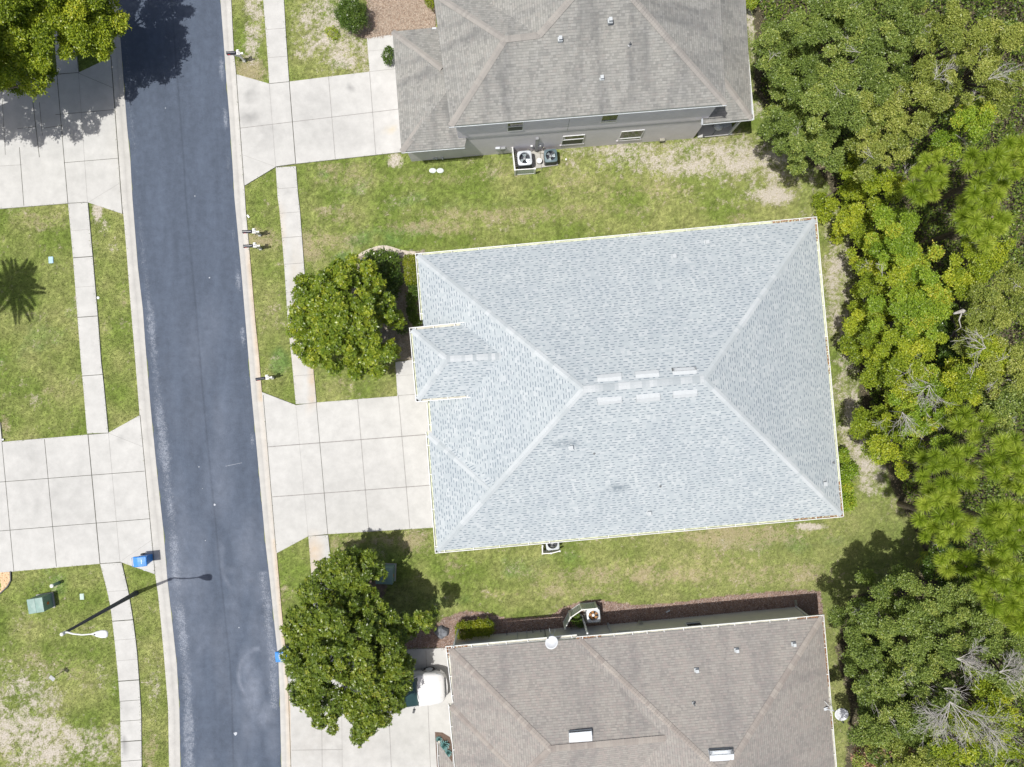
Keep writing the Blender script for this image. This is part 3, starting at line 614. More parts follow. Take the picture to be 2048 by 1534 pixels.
def gutter(parent, origin, path, z, mat_in, step=1.25, w=.175, h=.11, litter=(), hang=True, strap_at=None):
    """open trough along the pixel path (outer lip), the roof lies on the side given by the path's inward normal"""
    pts = [P(x, y, z) for x, y in path[0]]; side = path[1]
    mb = MB(origin); hbs = []; lb = MB(origin)
    for i in range(len(pts)-1):
        a, b = pts[i], pts[i+1]; d = (b-a).normalized(); n = Vector((-d.y, d.x, 0))*side      # n points to the house
        e = .012
        ex = d*(.0 if i == 0 else .0)
        def lip(o, ww, z0, z1, mi):
            A, B = a+n*o, b+n*o; C, D = B+n*ww, A+n*ww
            mb.hexa([Vector((q.x, q.y, z0)) for q in (A, B, C, D)]+[Vector((q.x, q.y, z1)) for q in (A, B, C, D)], mi)
        lip(0, .035, z-.028, z, 0)                       # rolled front lip
        lip(.004, .012, z-h, z-.03, 0)                   # front wall
        lip(w-.012, .012, z-h, z-.006, 0)                # back wall
        lip(.017, w-.030, z-h, z-h+.008, 1)              # floor
        L = (b-a).length; t = .35
        while t < L-.1:
            c = a+d*t; A, B = c-d*.018, c+d*.018
            hb = MB(origin); hbs.append(hb); hb.hexa([Vector((q.x, q.y, z+.002)) for q in (A, B, B+n*(w+.01), A+n*(w+.01))]+[Vector((q.x, q.y, z+.010)) for q in (A, B, B+n*(w+.01), A+n*(w+.01))], 0)
            t += step*random.uniform(.8, 1.2)
        for (i0, t0, t1, dens) in litter:
            if i0 == i:
                for _ in range(int((t1-t0)*L*dens)):
                    c = a+d*(L*random.uniform(t0, t1))+n*random.uniform(.02, w-.02); an = random.uniform(0, 6.28); s = random.uniform(.03, .06)
                    lb.poly([(c.x+math.cos(an+q)*s*r, c.y+math.sin(an+q)*s*r, z-h+.03+random.uniform(0, .05)) for q, r in ((0, 1), (1.57, .5), (3.14, 1), (4.71, .5))])
    o = mb.build('gutter', [M['white'], mat_in], parent)
    for hb in hbs: hb.build('strap', M['white'], o)
    if lb.f: lb.build('leaf_litter', M['litter'], o)['kind'] = 'stuff'
    return o
def skirt(mb, path, z, side, h=.18, mi=0):
    for i in range(len(path)-1):
        a, b = P(*path[i], z), P(*path[i+1], z); mb.poly([a, b, b-Vector((0, 0, h)), a-Vector((0, 0, h))], mi)

def wall_mb(mb, a, b, z0, z1, t=.15, mi=0):
    a, b = Vector((a.x, a.y, 0)), Vector((b.x, b.y, 0)); d = (b-a).normalized(); n = Vector((-d.y, d.x, 0))*t
    mb.hexa([Vector((q.x, q.y, z0)) for q in (a, b, b+n, a+n)]+[Vector((q.x, q.y, z1)) for q in (a, b, b+n, a+n)], mi)

def window(parent, origin, a, b, out, u0, u1, z0, z1, sill=True, sash=.45):
    """window on wall line a->b (outward normal out); u0,u1 metres along"""
    d = (b-a).normalized(); o = Vector(out).normalized()
    def bx(mb, ua, ub, za, zb, d0, d1):
        A, B = a+d*ua, a+d*ub
        q = [A+o*d0, B+o*d0, B+o*d1, A+o*d1]
        mb.hexa([Vector((p.x, p.y, za)) for p in q]+[Vector((p.x, p.y, zb)) for p in q])
    fr = MB(origin); f = .035
    bx(fr, u0-f, u0, z0-f, z1+f, .003, .04); bx(fr, u1, u1+f, z0-f, z1+f, .003, .04); bx(fr, u0, u1, z1, z1+f, .003, .04); bx(fr, u0, u1, z0-f, z0, .003, .04)
    zm = z0+(z1-z0)*sash; bx(fr, u0, u1, zm-.025, zm+.025, .003, .05)
    w = fr.build('window', M['white'], parent)
    g = MB(origin); bx(g, u0, u1, zm+.025, z1, .002, .02); g.build('pane', M['glass'], w)
    g = MB(origin); bx(g, u0, u1, z0, zm-.025, .002, .034); g.build('screen', M['screen'] if sash > .3 else M['glass'], w)
    if sill:
        s = MB(origin); bx(s, u0-.12, u1+.12, z0-f-.10, z0-f, .003, .045); s.build('sill', M['stucco_grey'], w)
def roof_vent_small(parent, origin, px, py, z, mat='vent_white', rz=ANG, s=.22):
    c = P(px, py, z); mb = MB(origin)
    mb.box(c-Vector((0, 0, .12)), (s*1.6, s*1.5, .15), rz, 0)
    c2 = c+Vector((0, 0, .03)); mb.box(c2, (s, s*1.1, .14), rz, 0, .8); mb.box(c2+Vector((0, 0, .14)), (s*1.12, s*1.2, .03), rz, 0)
    mb.build('roof_vent', M[mat], parent)
def pipe_vent(parent, origin, px, py, z):
    c = P(px, py, z); mb = MB(origin); mb.lathe(c-Vector((0, 0, .2)), [(.10, 0), (.10, .23), (.045, .26), (.045, .50), (.03, .50), (.03, .3)], 12)
    mb.build('vent_pipe', M['grey'], parent)
def long_vent(parent, origin, x0, y0, x1, y1, z0, z1, mat, rim=None):
    """off-ridge vent: (x0,y0)-(x1,y1) = its two long edges' left ends and right ends in px: quads"""
    pass
def quad_vent(parent, origin, quad, zs, hs, mat, slot=True):
    """quad: 4 px corners (uphill-left, uphill-right, downhill-right, downhill-left), zs roof height there, hs box height"""
    T = [P(q[0], q[1], z+h) for q, z, h in zip(quad, zs, hs)]; B = [Vector((t.x, t.y, t.z-h-.05)) for t, h in zip(T, hs)]
    mb = MB(origin); 
    A, Bq, C, D = T; m1, m2 = A.lerp(D, .62), Bq.lerp(C, .62); m1.z += .06; m2.z += .06
    mb.poly([A, m1, m2, Bq][::-1]); mb.poly([m1, D, C, m2][::-1]); mb.poly([A, m1, m2, Bq]); mb.poly([m1, D, C, m2])
    for i in range(4):
        j = (i+1) % 4; mb.poly([T[i], T[j], B[j], B[i]])
    o = mb.build('ridge_vent', M[mat], parent)
    if slot:
        s = MB(origin); w = (C-D).normalized(); up = Vector((0, 0, 1))
        out = ((D-A)-w*(D-A).dot(w)); out.z = 0; out.normalize()
        s.hexa([D+out*.005+w*.03-up*.10, C+out*.005-w*.03-up*.10, C+out*.02-w*.03-up*.10, D+out*.02+w*.03-up*.10,
                D+out*.005+w*.03-up*.03, C+out*.005-w*.03-up*.03, C+out*.02-w*.03-up*.03, D+out*.02+w*.03-up*.03]); s.build('louvre', M['dark'], o)
    return o

# ================================================================== MAIN HOUSE
E = 2.9
hx = P(1250, 770); HO = Vector((hx.x, hx.y, 0))
H1 = thing('house', HO, 'single-storey house with a light grey shingle hip roof in the middle', 'house')
rm = MB(HO)
TLc, TRc, BRc, BLc = (835, 511, E), (1629, 439, E), (1683, 1029, E), (875, 1102, E)
RLp, RRp = (1167, 779, 6.4), (1408, 758, 6.4); GP, VP, GT, V0 = (985, 982, 4.25), (996, 969, 4.38), (857, 869, E), (864, 866, E)
roof_face(rm, [TLc, TRc, RRp, RLp]); roof_face(rm, [TRc, BRc, RRp]); roof_face(rm, [BRc, BLc, GP, VP, RLp, RRp])
roof_face(rm, [BLc, GT, GP]); roof_face(rm, [V0, GT, GP, VP][0:2]+[GP, VP]); roof_face(rm, [V0, TLc, RLp, VP])
BT, BB, BA, BE = (824, 660, 3.9), (836, 799, 3.9), (893, 718, 4.7), (1062, 708, 4.7)
roof_face(rm, [BT, (985, 645, 3.9), BE, BA]); roof_face(rm, [(985, 787, 3.9), BB, BA, BE]); roof_face(rm, [BB, BT, BA])
rf = rm.build('roof', M['shingle_new'], H1)
cb = MB(HO); cb.capm = M['cap_new']; cb.capp = rf
caps(cb, TLc, RLp, .33, .25); caps(cb, BLc, RLp, .33, .25); caps(cb, TRc, RRp, .33, .25); caps(cb, BRc, RRp, .33, .25); cb.capm = M['cap_ridge']; caps(cb, RLp, RRp, .36, .2, cont=.7)
caps(cb, BA, (1028, 711, 4.7), .34, .2, cont=.7); cb.capm = M['cap_new']; caps(cb, GT, GP, .36, .25); caps(cb, BT, BA, .33, .25); caps(cb, BB, BA, .33, .25)

# fascia and soffit
fb = MB(HO)
for pth, z in (([TLc[:2], TRc[:2]], E), ([TRc[:2], BRc[:2]], E), ([BRc[:2], BLc[:2]], E), ([BLc[:2], GT[:2], V0[:2], TLc[:2]], E), ([(985, 645), BT[:2], BB[:2], (985, 787)], 3.9)):
    skirt(fb, pth, z, 1, .2)
sof = [P(*p) for p in (TLc, TRc, BRc, BLc, GT, V0)]; fb.poly([p-Vector((0, 0, .2)) for p in sof])
fb.poly([P(*p)-Vector((0, 0, .2)) for p in (BT, (985, 645, 3.9), (985, 787, 3.9), BB)])
fb.build('fascia', M['white'], H1)
G = M['gutter_in']
gutter(H1, HO, ([(830, 507), (1634, 433)], -1), E, G, 1.9, litter=[(0, .89, .995, 60)])
gutter(H1, HO, ([(1634, 435), (1688, 1034)], -1), E, G, 1.7, litter=[(0, .0, .08, 50), (0, .40, .52, 40), (0, .88, .99, 50)])
gutter(H1, HO, ([(1688, 1034), (870, 1107)], -1), E, G, 1.45, litter=[(0, .0, .12, 50)])
gutter(H1, HO, ([(870, 1105), (851.5, 864)], -1), E, G, 1.9)
gutter(H1, HO, ([(857.5, 862), (853.5, 806)], -1), E, G, 1.2)
gutter(H1, HO, ([(840.5, 640), (830.5, 508)], -1), E, G, 1.9)
gutter(H1, HO, ([(818, 655.5), (933.5, 643.5)], -1), 3.9, M['gutter_in2'], 1.15)
gutter(H1, HO, ([(831.5, 803), (818.5, 657)], -1), 3.9, G, 1.9)
gutter(H1, HO, ([(947.5, 794.5), (832.5, 804)], -1), 3.9, M['gutter_in2'], 1.15)
# walls
def inset_walls(origin, parent, pxs, z, mat, zbase=0):
    mb = MB(origin); q = [P(*p, z) for p in pxs]; mb.prism([(p.x, p.y) for p in q], zbase, z-.18); return mb.build('wall', mat, parent)
inset_walls(HO, H1, [(848, 523), (1617, 453), (1670, 1016), (888, 1087), (872, 878), (878, 800), (851, 790), (841, 672), (860, 668)], E, M['stucco_cream'])
mbx = MB(HO); q = [P(*p, 3.9) for p in ((838, 672), (990, 658), (990, 775), (848, 787))]; mbx.prism([(p.x, p.y) for p in q], 2.6, 3.68); mbx.build('wall', M['stucco_cream'], H1)
# garage door on the street side and front door
for nm, (x0, y0), (x1, y1), z1, mt in (('garage_door', (876, 915), (884, 1060), 2.2, 'white'), ('door', (853, 700), (857, 730), 2.1, 'grey')):
    a, b = P(x0, y0, E), P(x1, y1, E); a.z = b.z = 0; d = (b-a).normalized(); n = Vector((-abs(d.y), d.x*(1 if d.y < 0 else -1), 0)); n = Vector((-1, -.09, 0)).normalized()
    mb = MB(HO); off = .10 if nm == 'garage_door' else .35
    for k in range(4 if nm == 'garage_door' else 1):
        zz0, zz1 = .06+k*z1/4 if nm == 'garage_door' else .06, (k+1)*z1/4+.03 if nm == 'garage_door' else z1
        mb.hexa([Vector((p.x, p.y, zz0)) for p in (a+n*off, b+n*off, b, a)]+[Vector((p.x, p.y, zz1)) for p in (a+n*off, b+n*off, b, a)])
    mb.build(nm, M[mt], H1)
def rz_main(px, py):     # roof height under a pixel of the main house
    z = 5.0
    for _ in range(6):
        p = P(px, py, z); ds = []
        for a, b in ((TLc, TRc), (TRc, BRc), (BRc, BLc), (V0, TLc)):
            A, B = P(*a), P(*b); d = (B-A); d.z = 0; d.normalize(); ds.append(abs((p-A).x*d.y-(p-A).y*d.x))
        z = E+.41*min(ds)
    return z
for q in ([(1196, 768), (1243, 765), (1243, 745), (1193, 750)], [(1272, 760), (1319, 757), (1317, 739), (1269, 743)], [(1346, 754), (1394, 751), (1392, 733), (1343, 736)],
          [(1194, 794), (1243, 791), (1244, 806), (1195, 811)], [(1272, 788), (1320, 784), (1321, 801), (1272, 805)], [(1346, 780), (1394, 777), (1395, 793), (1346, 797)]):
    quad_vent(H1, HO, q, [rz_main(*p) for p in q], [.04, .04, .15, .15], 'vent_grey', slot=False)
for (x, y) in ((1142, 895), (1348, 513), (1413, 485), (1298, 1026), (1648, 967)):
    roof_vent_small(H1, HO, x, y, rz_main(x, y)+.02, 'vent_small', s=.18)
for (x, y) in ((1187, 907), (1319, 972), (1664, 925)): pipe_vent(H1, HO, x, y, rz_main(x, y)-.1)

# ================================================================== TWO-STOREY HOUSE (top)
o2 = P(1150, 200); O2 = Vector((o2.x, o2.y, 0))
H2 = thing('house', O2, 'two-storey grey stucco house with a streaked brown-grey hip roof at the top', 'house')
E2 = 5.5; LZ = 3.1
r2 = MB(O2)
UL, UR, A2, B2, T1, T2 = (901, 252, E2), (1452, 208, E2), (1010, 78, 7.1), (1078, 70, 7.1), (1225, -50, 8.15), (1180, -46, 8.15)
UT = (866, -14, E2); VA = (945, -18, 5.6); UR2 = (1424, -330, E2); LR, LR2 = (1504, 237, LZ), (1474, -330, LZ)
roof_face(r2, [UL, UR, T1, T2, B2, A2]); roof_face(r2, [UT, UL, A2]); roof_face(r2, [VA, UT, A2, B2][0:4]); roof_face(r2, [VA, (920, -330, 5.6), (1170, -330, 8.1), T2, B2])
roof_face(r2, [UR2, UR, T1, (1210, -330, 8.15)]); roof_face(r2, [LR2, LR, (1427, 130, 4.15), (1395, -330, 4.15)])
roof_face(r2, [(1170, -330, 8.1), (1210, -330, 8.15), T1, T2])
roof_face(r2, [(1404, 247, LZ), LR, (1427, 130, 4.15), (1415, 132, 4.15)])
GA, GB, GC = (785, 63, E), (803, 304, E), (905, 168, 4.55)
roof_face(r2, [GA, GB, GC]); roof_face(r2, [(890, 53, E), GA, GC, (960, 163, 4.55)]); roof_face(r2, [GB, (929, 294, E), (960, 163, 4.55), GC])
rf2 = r2.build('roof', M['shingle_grey'], H2)
c2 = MB(O2); c2.capm = M['cap_grey']; c2.capp = rf2
for a, b in ((UL, A2), (UT, A2), (A2, B2), (B2, T2), (UR, T1), (LR, (1440, 150, 3.95)), (T2, T1)): caps(c2, a, b, .34, .15, cont=.5)
caps(c2, GA, (884, 137, 4.2), .34, .15, cont=.5); caps(c2, GB, (886, 186, 4.2), .34, .15, cont=.5)

f2 = MB(O2)
for pth, z in (([UL[:2], UR[:2]], E2), ([UT[:2], UL[:2]], E2), ([LR[:2], LR2[:2]], LZ), ([(1404, 207), (1404, 247), LR[:2]], LZ), ([UR[:2], UR2[:2]], E2), ([(890, 53), GA[:2], GB[:2], (929, 294)], E)): skirt(f2, pth, z, 1, .16)
f2.poly([P(*p)-Vector((0, 0, .16)) for p in (UT, UL, UR, UR2, (866, -330, E2))]); f2.poly([P(*p)-Vector((0, 0, .16)) for p in ((890, 53, E), GA, GB, (929, 294, E))])
f2.poly([P(*p)-Vector((0, 0, .16)) for p in ((1404, 247, LZ), LR, (1478, 0, LZ), (1404, 0, LZ))])
f2.build('fascia', M['lgrey'], H2)
# drip edge along the two-storey eave
de = MB(O2)
for pth, z in ((((898, 255), (1453, 211)), E2), (((803, 306), (930, 296)), E), (((1404, 249.5), (1505, 240)), LZ)):
    a, b = P(*pth[0], z), P(*pth[1], z); de.bar(a-Vector((0, 0, .06)), b-Vector((0, 0, .06)), .035, .07)
de.bar(P(864.5, 58, E), P(873, 57.5, E), .1, .08)
de.bar(P(1403.5, 236, LZ+.2), P(1403.5, 249, LZ), .09, .08)
de.build('drip_edge', M['lgrey'], H2)
gutter(H2, O2, ([(1483, -60), (1508.5, 239)], -1), LZ, M['lgrey'], 1.6)
# walls: the visible one follows the traced base line
wa, wb = P(925, 314), P(1386, 276.7); wdir = (wb-wa).normalized(); wout = Vector((wdir.y, -wdir.x, 0))
L2 = (wb-wa).length
wl = MB(O2)
c_up = P(1432, 211, E2)   # upper right wall corner
back = -wout*14
wl.prism([(q.x, q.y) for q in (wa, wb, wb+back, wa+back)], 0, E2-.14)
wl.build('wall', M['stucco_grey'], H2)
wl = MB(O2); wc = wb+wdir*2.1; wl.prism([(q.x, q.y) for q in (wb+wdir*.003-wout*2.5, wc-wout*2.5, wc+back, wb+wdir*.003+back)], 0, LZ-.2); wl.build('wall', M['stucco_grey'], H2)
gw = MB(O2); gp = [P(823, 323), P(925, 314.5), P(903, 128), P(808, 134)]; gw.prism([(q.x, q.y) for q in gp], 0, E-.14); gw.build('wall', M['stucco_grey'], H2)
# expansion joint and moulding line
jl = MB(O2); 
u = (P(1126, 297)-wa).dot(wdir); q0 = wa+wdir*u+wout*.002; jl.hexa([q0+Vector((0, 0, 3.0)), q0+wdir*.02+Vector((0, 0, 3.0)), q0+wdir*.02+wout*.006+Vector((0, 0, 3.0)), q0+wout*.006+Vector((0, 0, 3.0)), q0+Vector((0, 0, 5.3)), q0+wdir*.02+Vector((0, 0, 5.3)), q0+wdir*.02+wout*.006+Vector((0, 0, 5.3)), q0+wout*.006+Vector((0, 0, 5.3))])
q0, q1 = wa+wout*.002, wb+wout*.002
jl.hexa([q0+Vector((0, 0, 2.84)), q1+Vector((0, 0, 2.84)), q1+wout*.006+Vector((0, 0, 2.84)), q0+wout*.006+Vector((0, 0, 2.84)), q0+Vector((0, 0, 2.86)), q1+Vector((0, 0, 2.86)), q1+wout*.006+Vector((0, 0, 2.86)), q0+wout*.006+Vector((0, 0, 2.86))])
jl.build('wall_joint', M['grey'], H2)
def upos(px, z):   # metres along the traced wall for a photo column at height z
    lo, hi = -2, L2+2
    for _ in range(40):
        m = (lo+hi)/2; q = wa+wdir*m; x = 1024+q.x*FPX/(CAMH-z)
        if x < px: lo = m
        else: hi = m
    return lo
for (x0, x1, z0, z1, zz, sh) in ((1016, 1045, 3.7, 4.95, 4.2, .5), (1203.5, 1234, 3.85, 5.05, 4.3, .15), (1125, 1166, .8, 2.15, 1.4, .58), (1240, 1283, .75, 2.15, 1.4, .2)):
    window(H2, O2, wa, wb, wout, upos(x0, zz), upos(x1, zz), z0, z1, z0 < 2, sh)
# pipe chase, meter boxes, wall vents
pc = MB(O2); u = upos(1070, 1.2); c = wa+wdir*u; pc.hexa([c+Vector((0, 0, .3)), c+wdir*.17+Vector((0, 0, .3)), c+wdir*.17+wout*.12+Vector((0, 0, .3)), c+wout*.12+Vector((0, 0, .3)), c+Vector((0, 0, 2.3)), c+wdir*.17+Vector((0, 0, 2.3)), c+wdir*.17+wout*.12+Vector((0, 0, 2.3)), c+wout*.12+Vector((0, 0, 2.3))]); pc.build('pipe_chase', M['grey'], H2)
for (px, z, w_, h_, mt, dd) in ((991, .95, .26, .3, 'lgrey', .12), (1001, .9, .28, .32, 'grey', .14), (1061, .9, .12, .18, 'white', .08), (1077, .95, .14, .16, 'white', .1), (1084.5, .55, .12, .08, 'wood', .06), (1318, .28, .30, .20, 'wood', .16)):
    c = wa+wdir*upos(px, z); b = MB(O2); q = [c+wout*.002, c+wdir*w_+wout*.002, c+wdir*w_+wout*dd, c+wout*dd]
    b.hexa([Vector((p.x, p.y, z)) for p in q]+[Vector((p.x, p.y, z+h_)) for p in q]); b.tube([c+wdir*w_/2+wout*.04+Vector((0, 0, z)), c+wdir*w_/2+wout*.04+Vector((0, 0, .0))], .018, 6)
    b.build('utility_box', M[mt], H2)
for px in (869, 874, 886):
    c = P(px, 318.5); tb = MB(O2); tb.tube([c+Vector((0, .15, .35)), c+Vector((0, -.02, .35)), c+Vector((0, -.02, .0))], .025, 6); tb.box(c+Vector((0, -.06, .25)), (.07, .1, .12), 0); tb.build('hose_tap', M['lgrey'], H2)
for (x, y, z) in ((1220.5, 41.5, 7.5), (1120.5, 78.5, 7.1), (1203.5, 156.5, 6.2)): roof_vent_small(H2, O2, x, y, z, 'vent_grey', s=.15)
pipe_vent(H2, O2, 1258.5, 90.5, 6.8)
# porch post
pp = MB(O2); c = P(1457, 268); pp.box((c.x, c.y, 0), (.13, .13, LZ-.1), ANG); pp.build('porch_post', M['lgrey'], H2)
slab('patio', [(1395, 276), (1395, 240), (1462, 236), (1464, 270)], .06, [], 'small concrete patio under the corner roof of the two-storey house')

# ================================================================== BOTTOM HOUSE
o3 = P(1280, 1440); O3 = Vector((o3.x, o3.y, 0))
H3 = thing('house', O3, 'single-storey house with a pinkish brown shingle roof and white gutters at the bottom', 'house')
TL3, TJ, C3, TR3 = (899.5, 1298, E), (1136, 1279.5, E), (1157, 1278.5, E), (1644, 1235, E)
P1, VE, PK = (1101, 1498, 4.9), (1333, 1477, 4.75), (1447, 1553, 5.7)
r3 = MB(O3)
roof_face(r3, [TL3, TJ, VE, P1]); roof_face(r3, [C3, TJ, VE, PK], eave=((1157, 1278.5, E), (1190, 1640, E)))
roof_face(r3, [VE, (1240, 1580, 3.72), (1455, 1660, 5.7), PK], eave=((1157, 1278.5, E), (1190, 1640, E)))
roof_face(r3, [C3, TR3, PK]); roof_face(r3, [TR3, (1681, 1660, E), (1455, 1660, 5.7), PK])
FL = (907, 1409, E)
roof_face(r3, [(1240, 1580, 3.72), (1040, 1558, 4.3), P1, VE]); roof_face(r3, [TL3, FL, (1040, 1553, 4.3), P1])
roof_face(r3, [(900.5, 1411, E), (922, 1660, E), (1040, 1553, 4.3)]); roof_face(r3, [(922, 1660, E), (1240, 1660, 3.9), (1240, 1580, 3.72), (1040, 1555, 4.3)])
rf3 = r3.build('roof', M['shingle_brown'], H3)
c3 = MB(O3); c3.capm = M['cap_brown']; c3.capp = rf3
for a, b in ((TL3, P1), (P1, VE), (C3, PK), (TR3, PK), ((1040, 1555, 4.3), P1), ((901, 1412, E), (1040, 1552, 4.3))): caps(c3, a, b, .34, .15, cont=.5)

f3 = MB(O3)
for pth in ([TL3[:2], TJ[:2], C3[:2], TR3[:2]], [TR3[:2], (1681, 1660)], [TL3[:2], FL[:2], (900.5, 1411), (922, 1660)]): skirt(f3, pth, E, 1, .18)
f3.poly([P(*p)-Vector((0, 0, .18)) for p in (TL3, TJ, C3, TR3, (1681, 1660, E), (922, 1660, E), (900.5, 1411, E), FL)])
f3.build('fascia', M['white'], H3)
G3 = M['gutter_in2']
gutter(H3, O3, ([(890.5, 1293), (1153.5, 1269)], -1), E, G3, 1.15, litter=[(0, .01, .17, 55)])
gutter(H3, O3, ([(1152.5, 1273.5), (1648.5, 1229.5)], -1), E, G3, .95, litter=[(0, .0, .10, 70), (0, .89, .995, 70)])
gutter(H3, O3, ([(1648, 1230), (1683, 1640)], -1), E, G3, 1.7, litter=[(0, .0, .35, 55), (0, .48, .56, 40)])
gutter(H3, O3, ([(904.5, 1404), (891, 1294)], -1), E, G3, 1.2, litter=[(0, .8, .99, 50)])
gutter(H3, O3, ([(918, 1640), (896.5, 1409)], -1), E, G3, 1.2)
# walls traced from base line
va, vb = P(912, 1275.5), P(1589, 1211.5); vd = (vb-va).normalized(); vo = Vector((-vd.y, vd.x, 0)); L3 = (vb-va).length
w3 = MB(O3); bk = -vo*11
m = va+vd*((P(1168, 1251)-va).dot(vd))
w3.prism([(q.x, q.y) for q in (va-vd*.3*0, m-vo*.0, m+bk, va+bk)], 0, E-.16)
m2 = m+vd*.004-vo*.06
w3.prism([(q.x, q.y) for q in (m2, vb-vo*.06, vb+bk, m2+bk)], 0, E-.16)
w3.build('wall', M['stucco_beige'], H3)
sj = MB(O3); q = m+vd*1.45+vo*.0; sj.box((q.x, q.y, 0), (.12, .1, 2.7), ANG); sj.build('wall_trim', M['lgrey'], H3)
def uv3(px, z):
    lo, hi = -2, L3+2
    for _ in range(40):
        mm = (lo+hi)/2; q = va+vd*mm; x = 1024+q.x*FPX/(CAMH-z)
        if x < px: lo = mm
        else: hi = mm
    return lo
for (x0, x1, z0, z1) in ((1234, 1262, 1.35, 2.2), (1375, 1403, 1.0, 2.2), (1474, 1494, 1.9, 2.3)):
    window(H3, O3, va-vo*.06, vb-vo*.06, vo, uv3(x0, 1.5), uv3(x1, 1.5), z0, z1, False, .12)
for (px, z, w_, h_, mt, dd) in ((1030, 1.5, .3, .4, 'lgrey', .1), (1050, 1.5, .25, .3, 'lgrey', .1), (1088, 1.4, .2, .3, 'dark', .12), (1276, .45, .26, .1, 'wood', .14)):
    c = va+vd*uv3(px, z); b = MB(O3); q = [c+vo*.002, c+vd*w_+vo*.002, c+vd*w_+vo*dd, c+vo*dd]
    b.hexa([Vector((p.x, p.y, z)) for p in q]+[Vector((p.x, p.y, z+h_)) for p in q]); b.tube([c+vd*w_/2+vo*.04+Vector((0, 0, z)), c+vd*w_/2+vo*.04], .018, 6); b.build('utility_box', M[mt], H3)
for px in (1014, 1066, 1082, 1142):
    c = va+vd*uv3(px, .4); tp = MB(O3); tp.tube([c+vo*.01+Vector((0, 0, .4)), c+vo*.12+Vector((0, 0, .42)), c+vo*.14+Vector((0, 0, .0))], .02, 6); tp.build('hose_tap', M['dark'], H3)
# downspouts
def spout(parent, origin, pts, r=.045, mat='white'):
    mb = MB(origin)
    for i in range(len(pts)-1): mb.bar(pts[i], pts[i+1], r*1.7, r*1.7)
    mb.build('downspout', M[mat], parent)
b0 = P(1164.6, 1231.6); spout(H3, O3, [Vector((b0.x, b0.y, 0)), Vector((b0.x, b0.y, 2.8))], .05)
b0 = P(1165.5, 1232); spout(H3, O3, [Vector((b0.x, b0.y, .12)), Vector((b0.x-.14, b0.y+.12, .05)), Vector((b0.x-.28, b0.y+.1, .03))], .05)
b0 = P(1590, 1210); spout(H3, O3, [Vector((b0.x, b0.y, .1)), Vector((b0.x, b0.y, 2.75))])
b0 = P(1592, 1209); spout(H3, O3, [Vector((b0.x-.05, b0.y, .1)), Vector((b0.x-.08, b0.y+.3, .04))], .07, 'wood')
b0 = P(907.5, 1294, E); spout(H3, O3, [Vector((b0.x, b0.y-.02, 2.94)), Vector((b0.x, b0.y+.1, 2.5)), Vector((b0.x+.1, b0.y+.28, .2)), Vector((b0.x+.24, b0.y+.32, .08))], .045)
def rz3(px, py):
    z = 4.0
    A, B = P(*C3), P(*TR3); d = (B-A); d.z = 0; d.normalize()
    A2_, B2_ = P(*TR3), P(1681, 1660, E); d2 = (B2_-A2_); d2.z = 0; d2.normalize()
    for _ in range(6):
        p = P(px, py, z); z = E+.415*min(abs((p-A).x*d.y-(p-A).y*d.x), abs((p-A2_).x*d2.y-(p-A2_).y*d2.x))
    return z
for (x, y) in ((1473, 1300), (1587, 1288), (1393, 1340)): roof_vent_small(H3, O3, x, y, rz3(x, y)+.02, 'vent_grey', s=.15)
pipe_vent(H3, O3, 1387, 1406, rz3(1387, 1406))
for q in ([(1138.5, 1485), (1184.5, 1482), (1184, 1462), (1137.5, 1466)], [(1420, 1523), (1468, 1520), (1467, 1499), (1418, 1502)]):
    quad_vent(H3, O3, q, [rz3(*p)-.04 for p in q], [.05, .05, .2, .2], 'vent_white')
# low side roof by the driveway bed
lr = MB(O3); roof_face(lr, [(877, 1487, 2.2), (881, 1600, 2.2), (925, 1600, 2.8), (910, 1532, 2.6)]); lr.build('side_roof', M['shingle_brown'], H3)
gutter(H3, O3, ([(879, 1600), (873.5, 1484)], -1), 2.2, G3, 1.1)
# ================================================================== SMALL THINGS
def gp_(px, py): v = P(px, py); return Vector((v.x, v.y, 0))
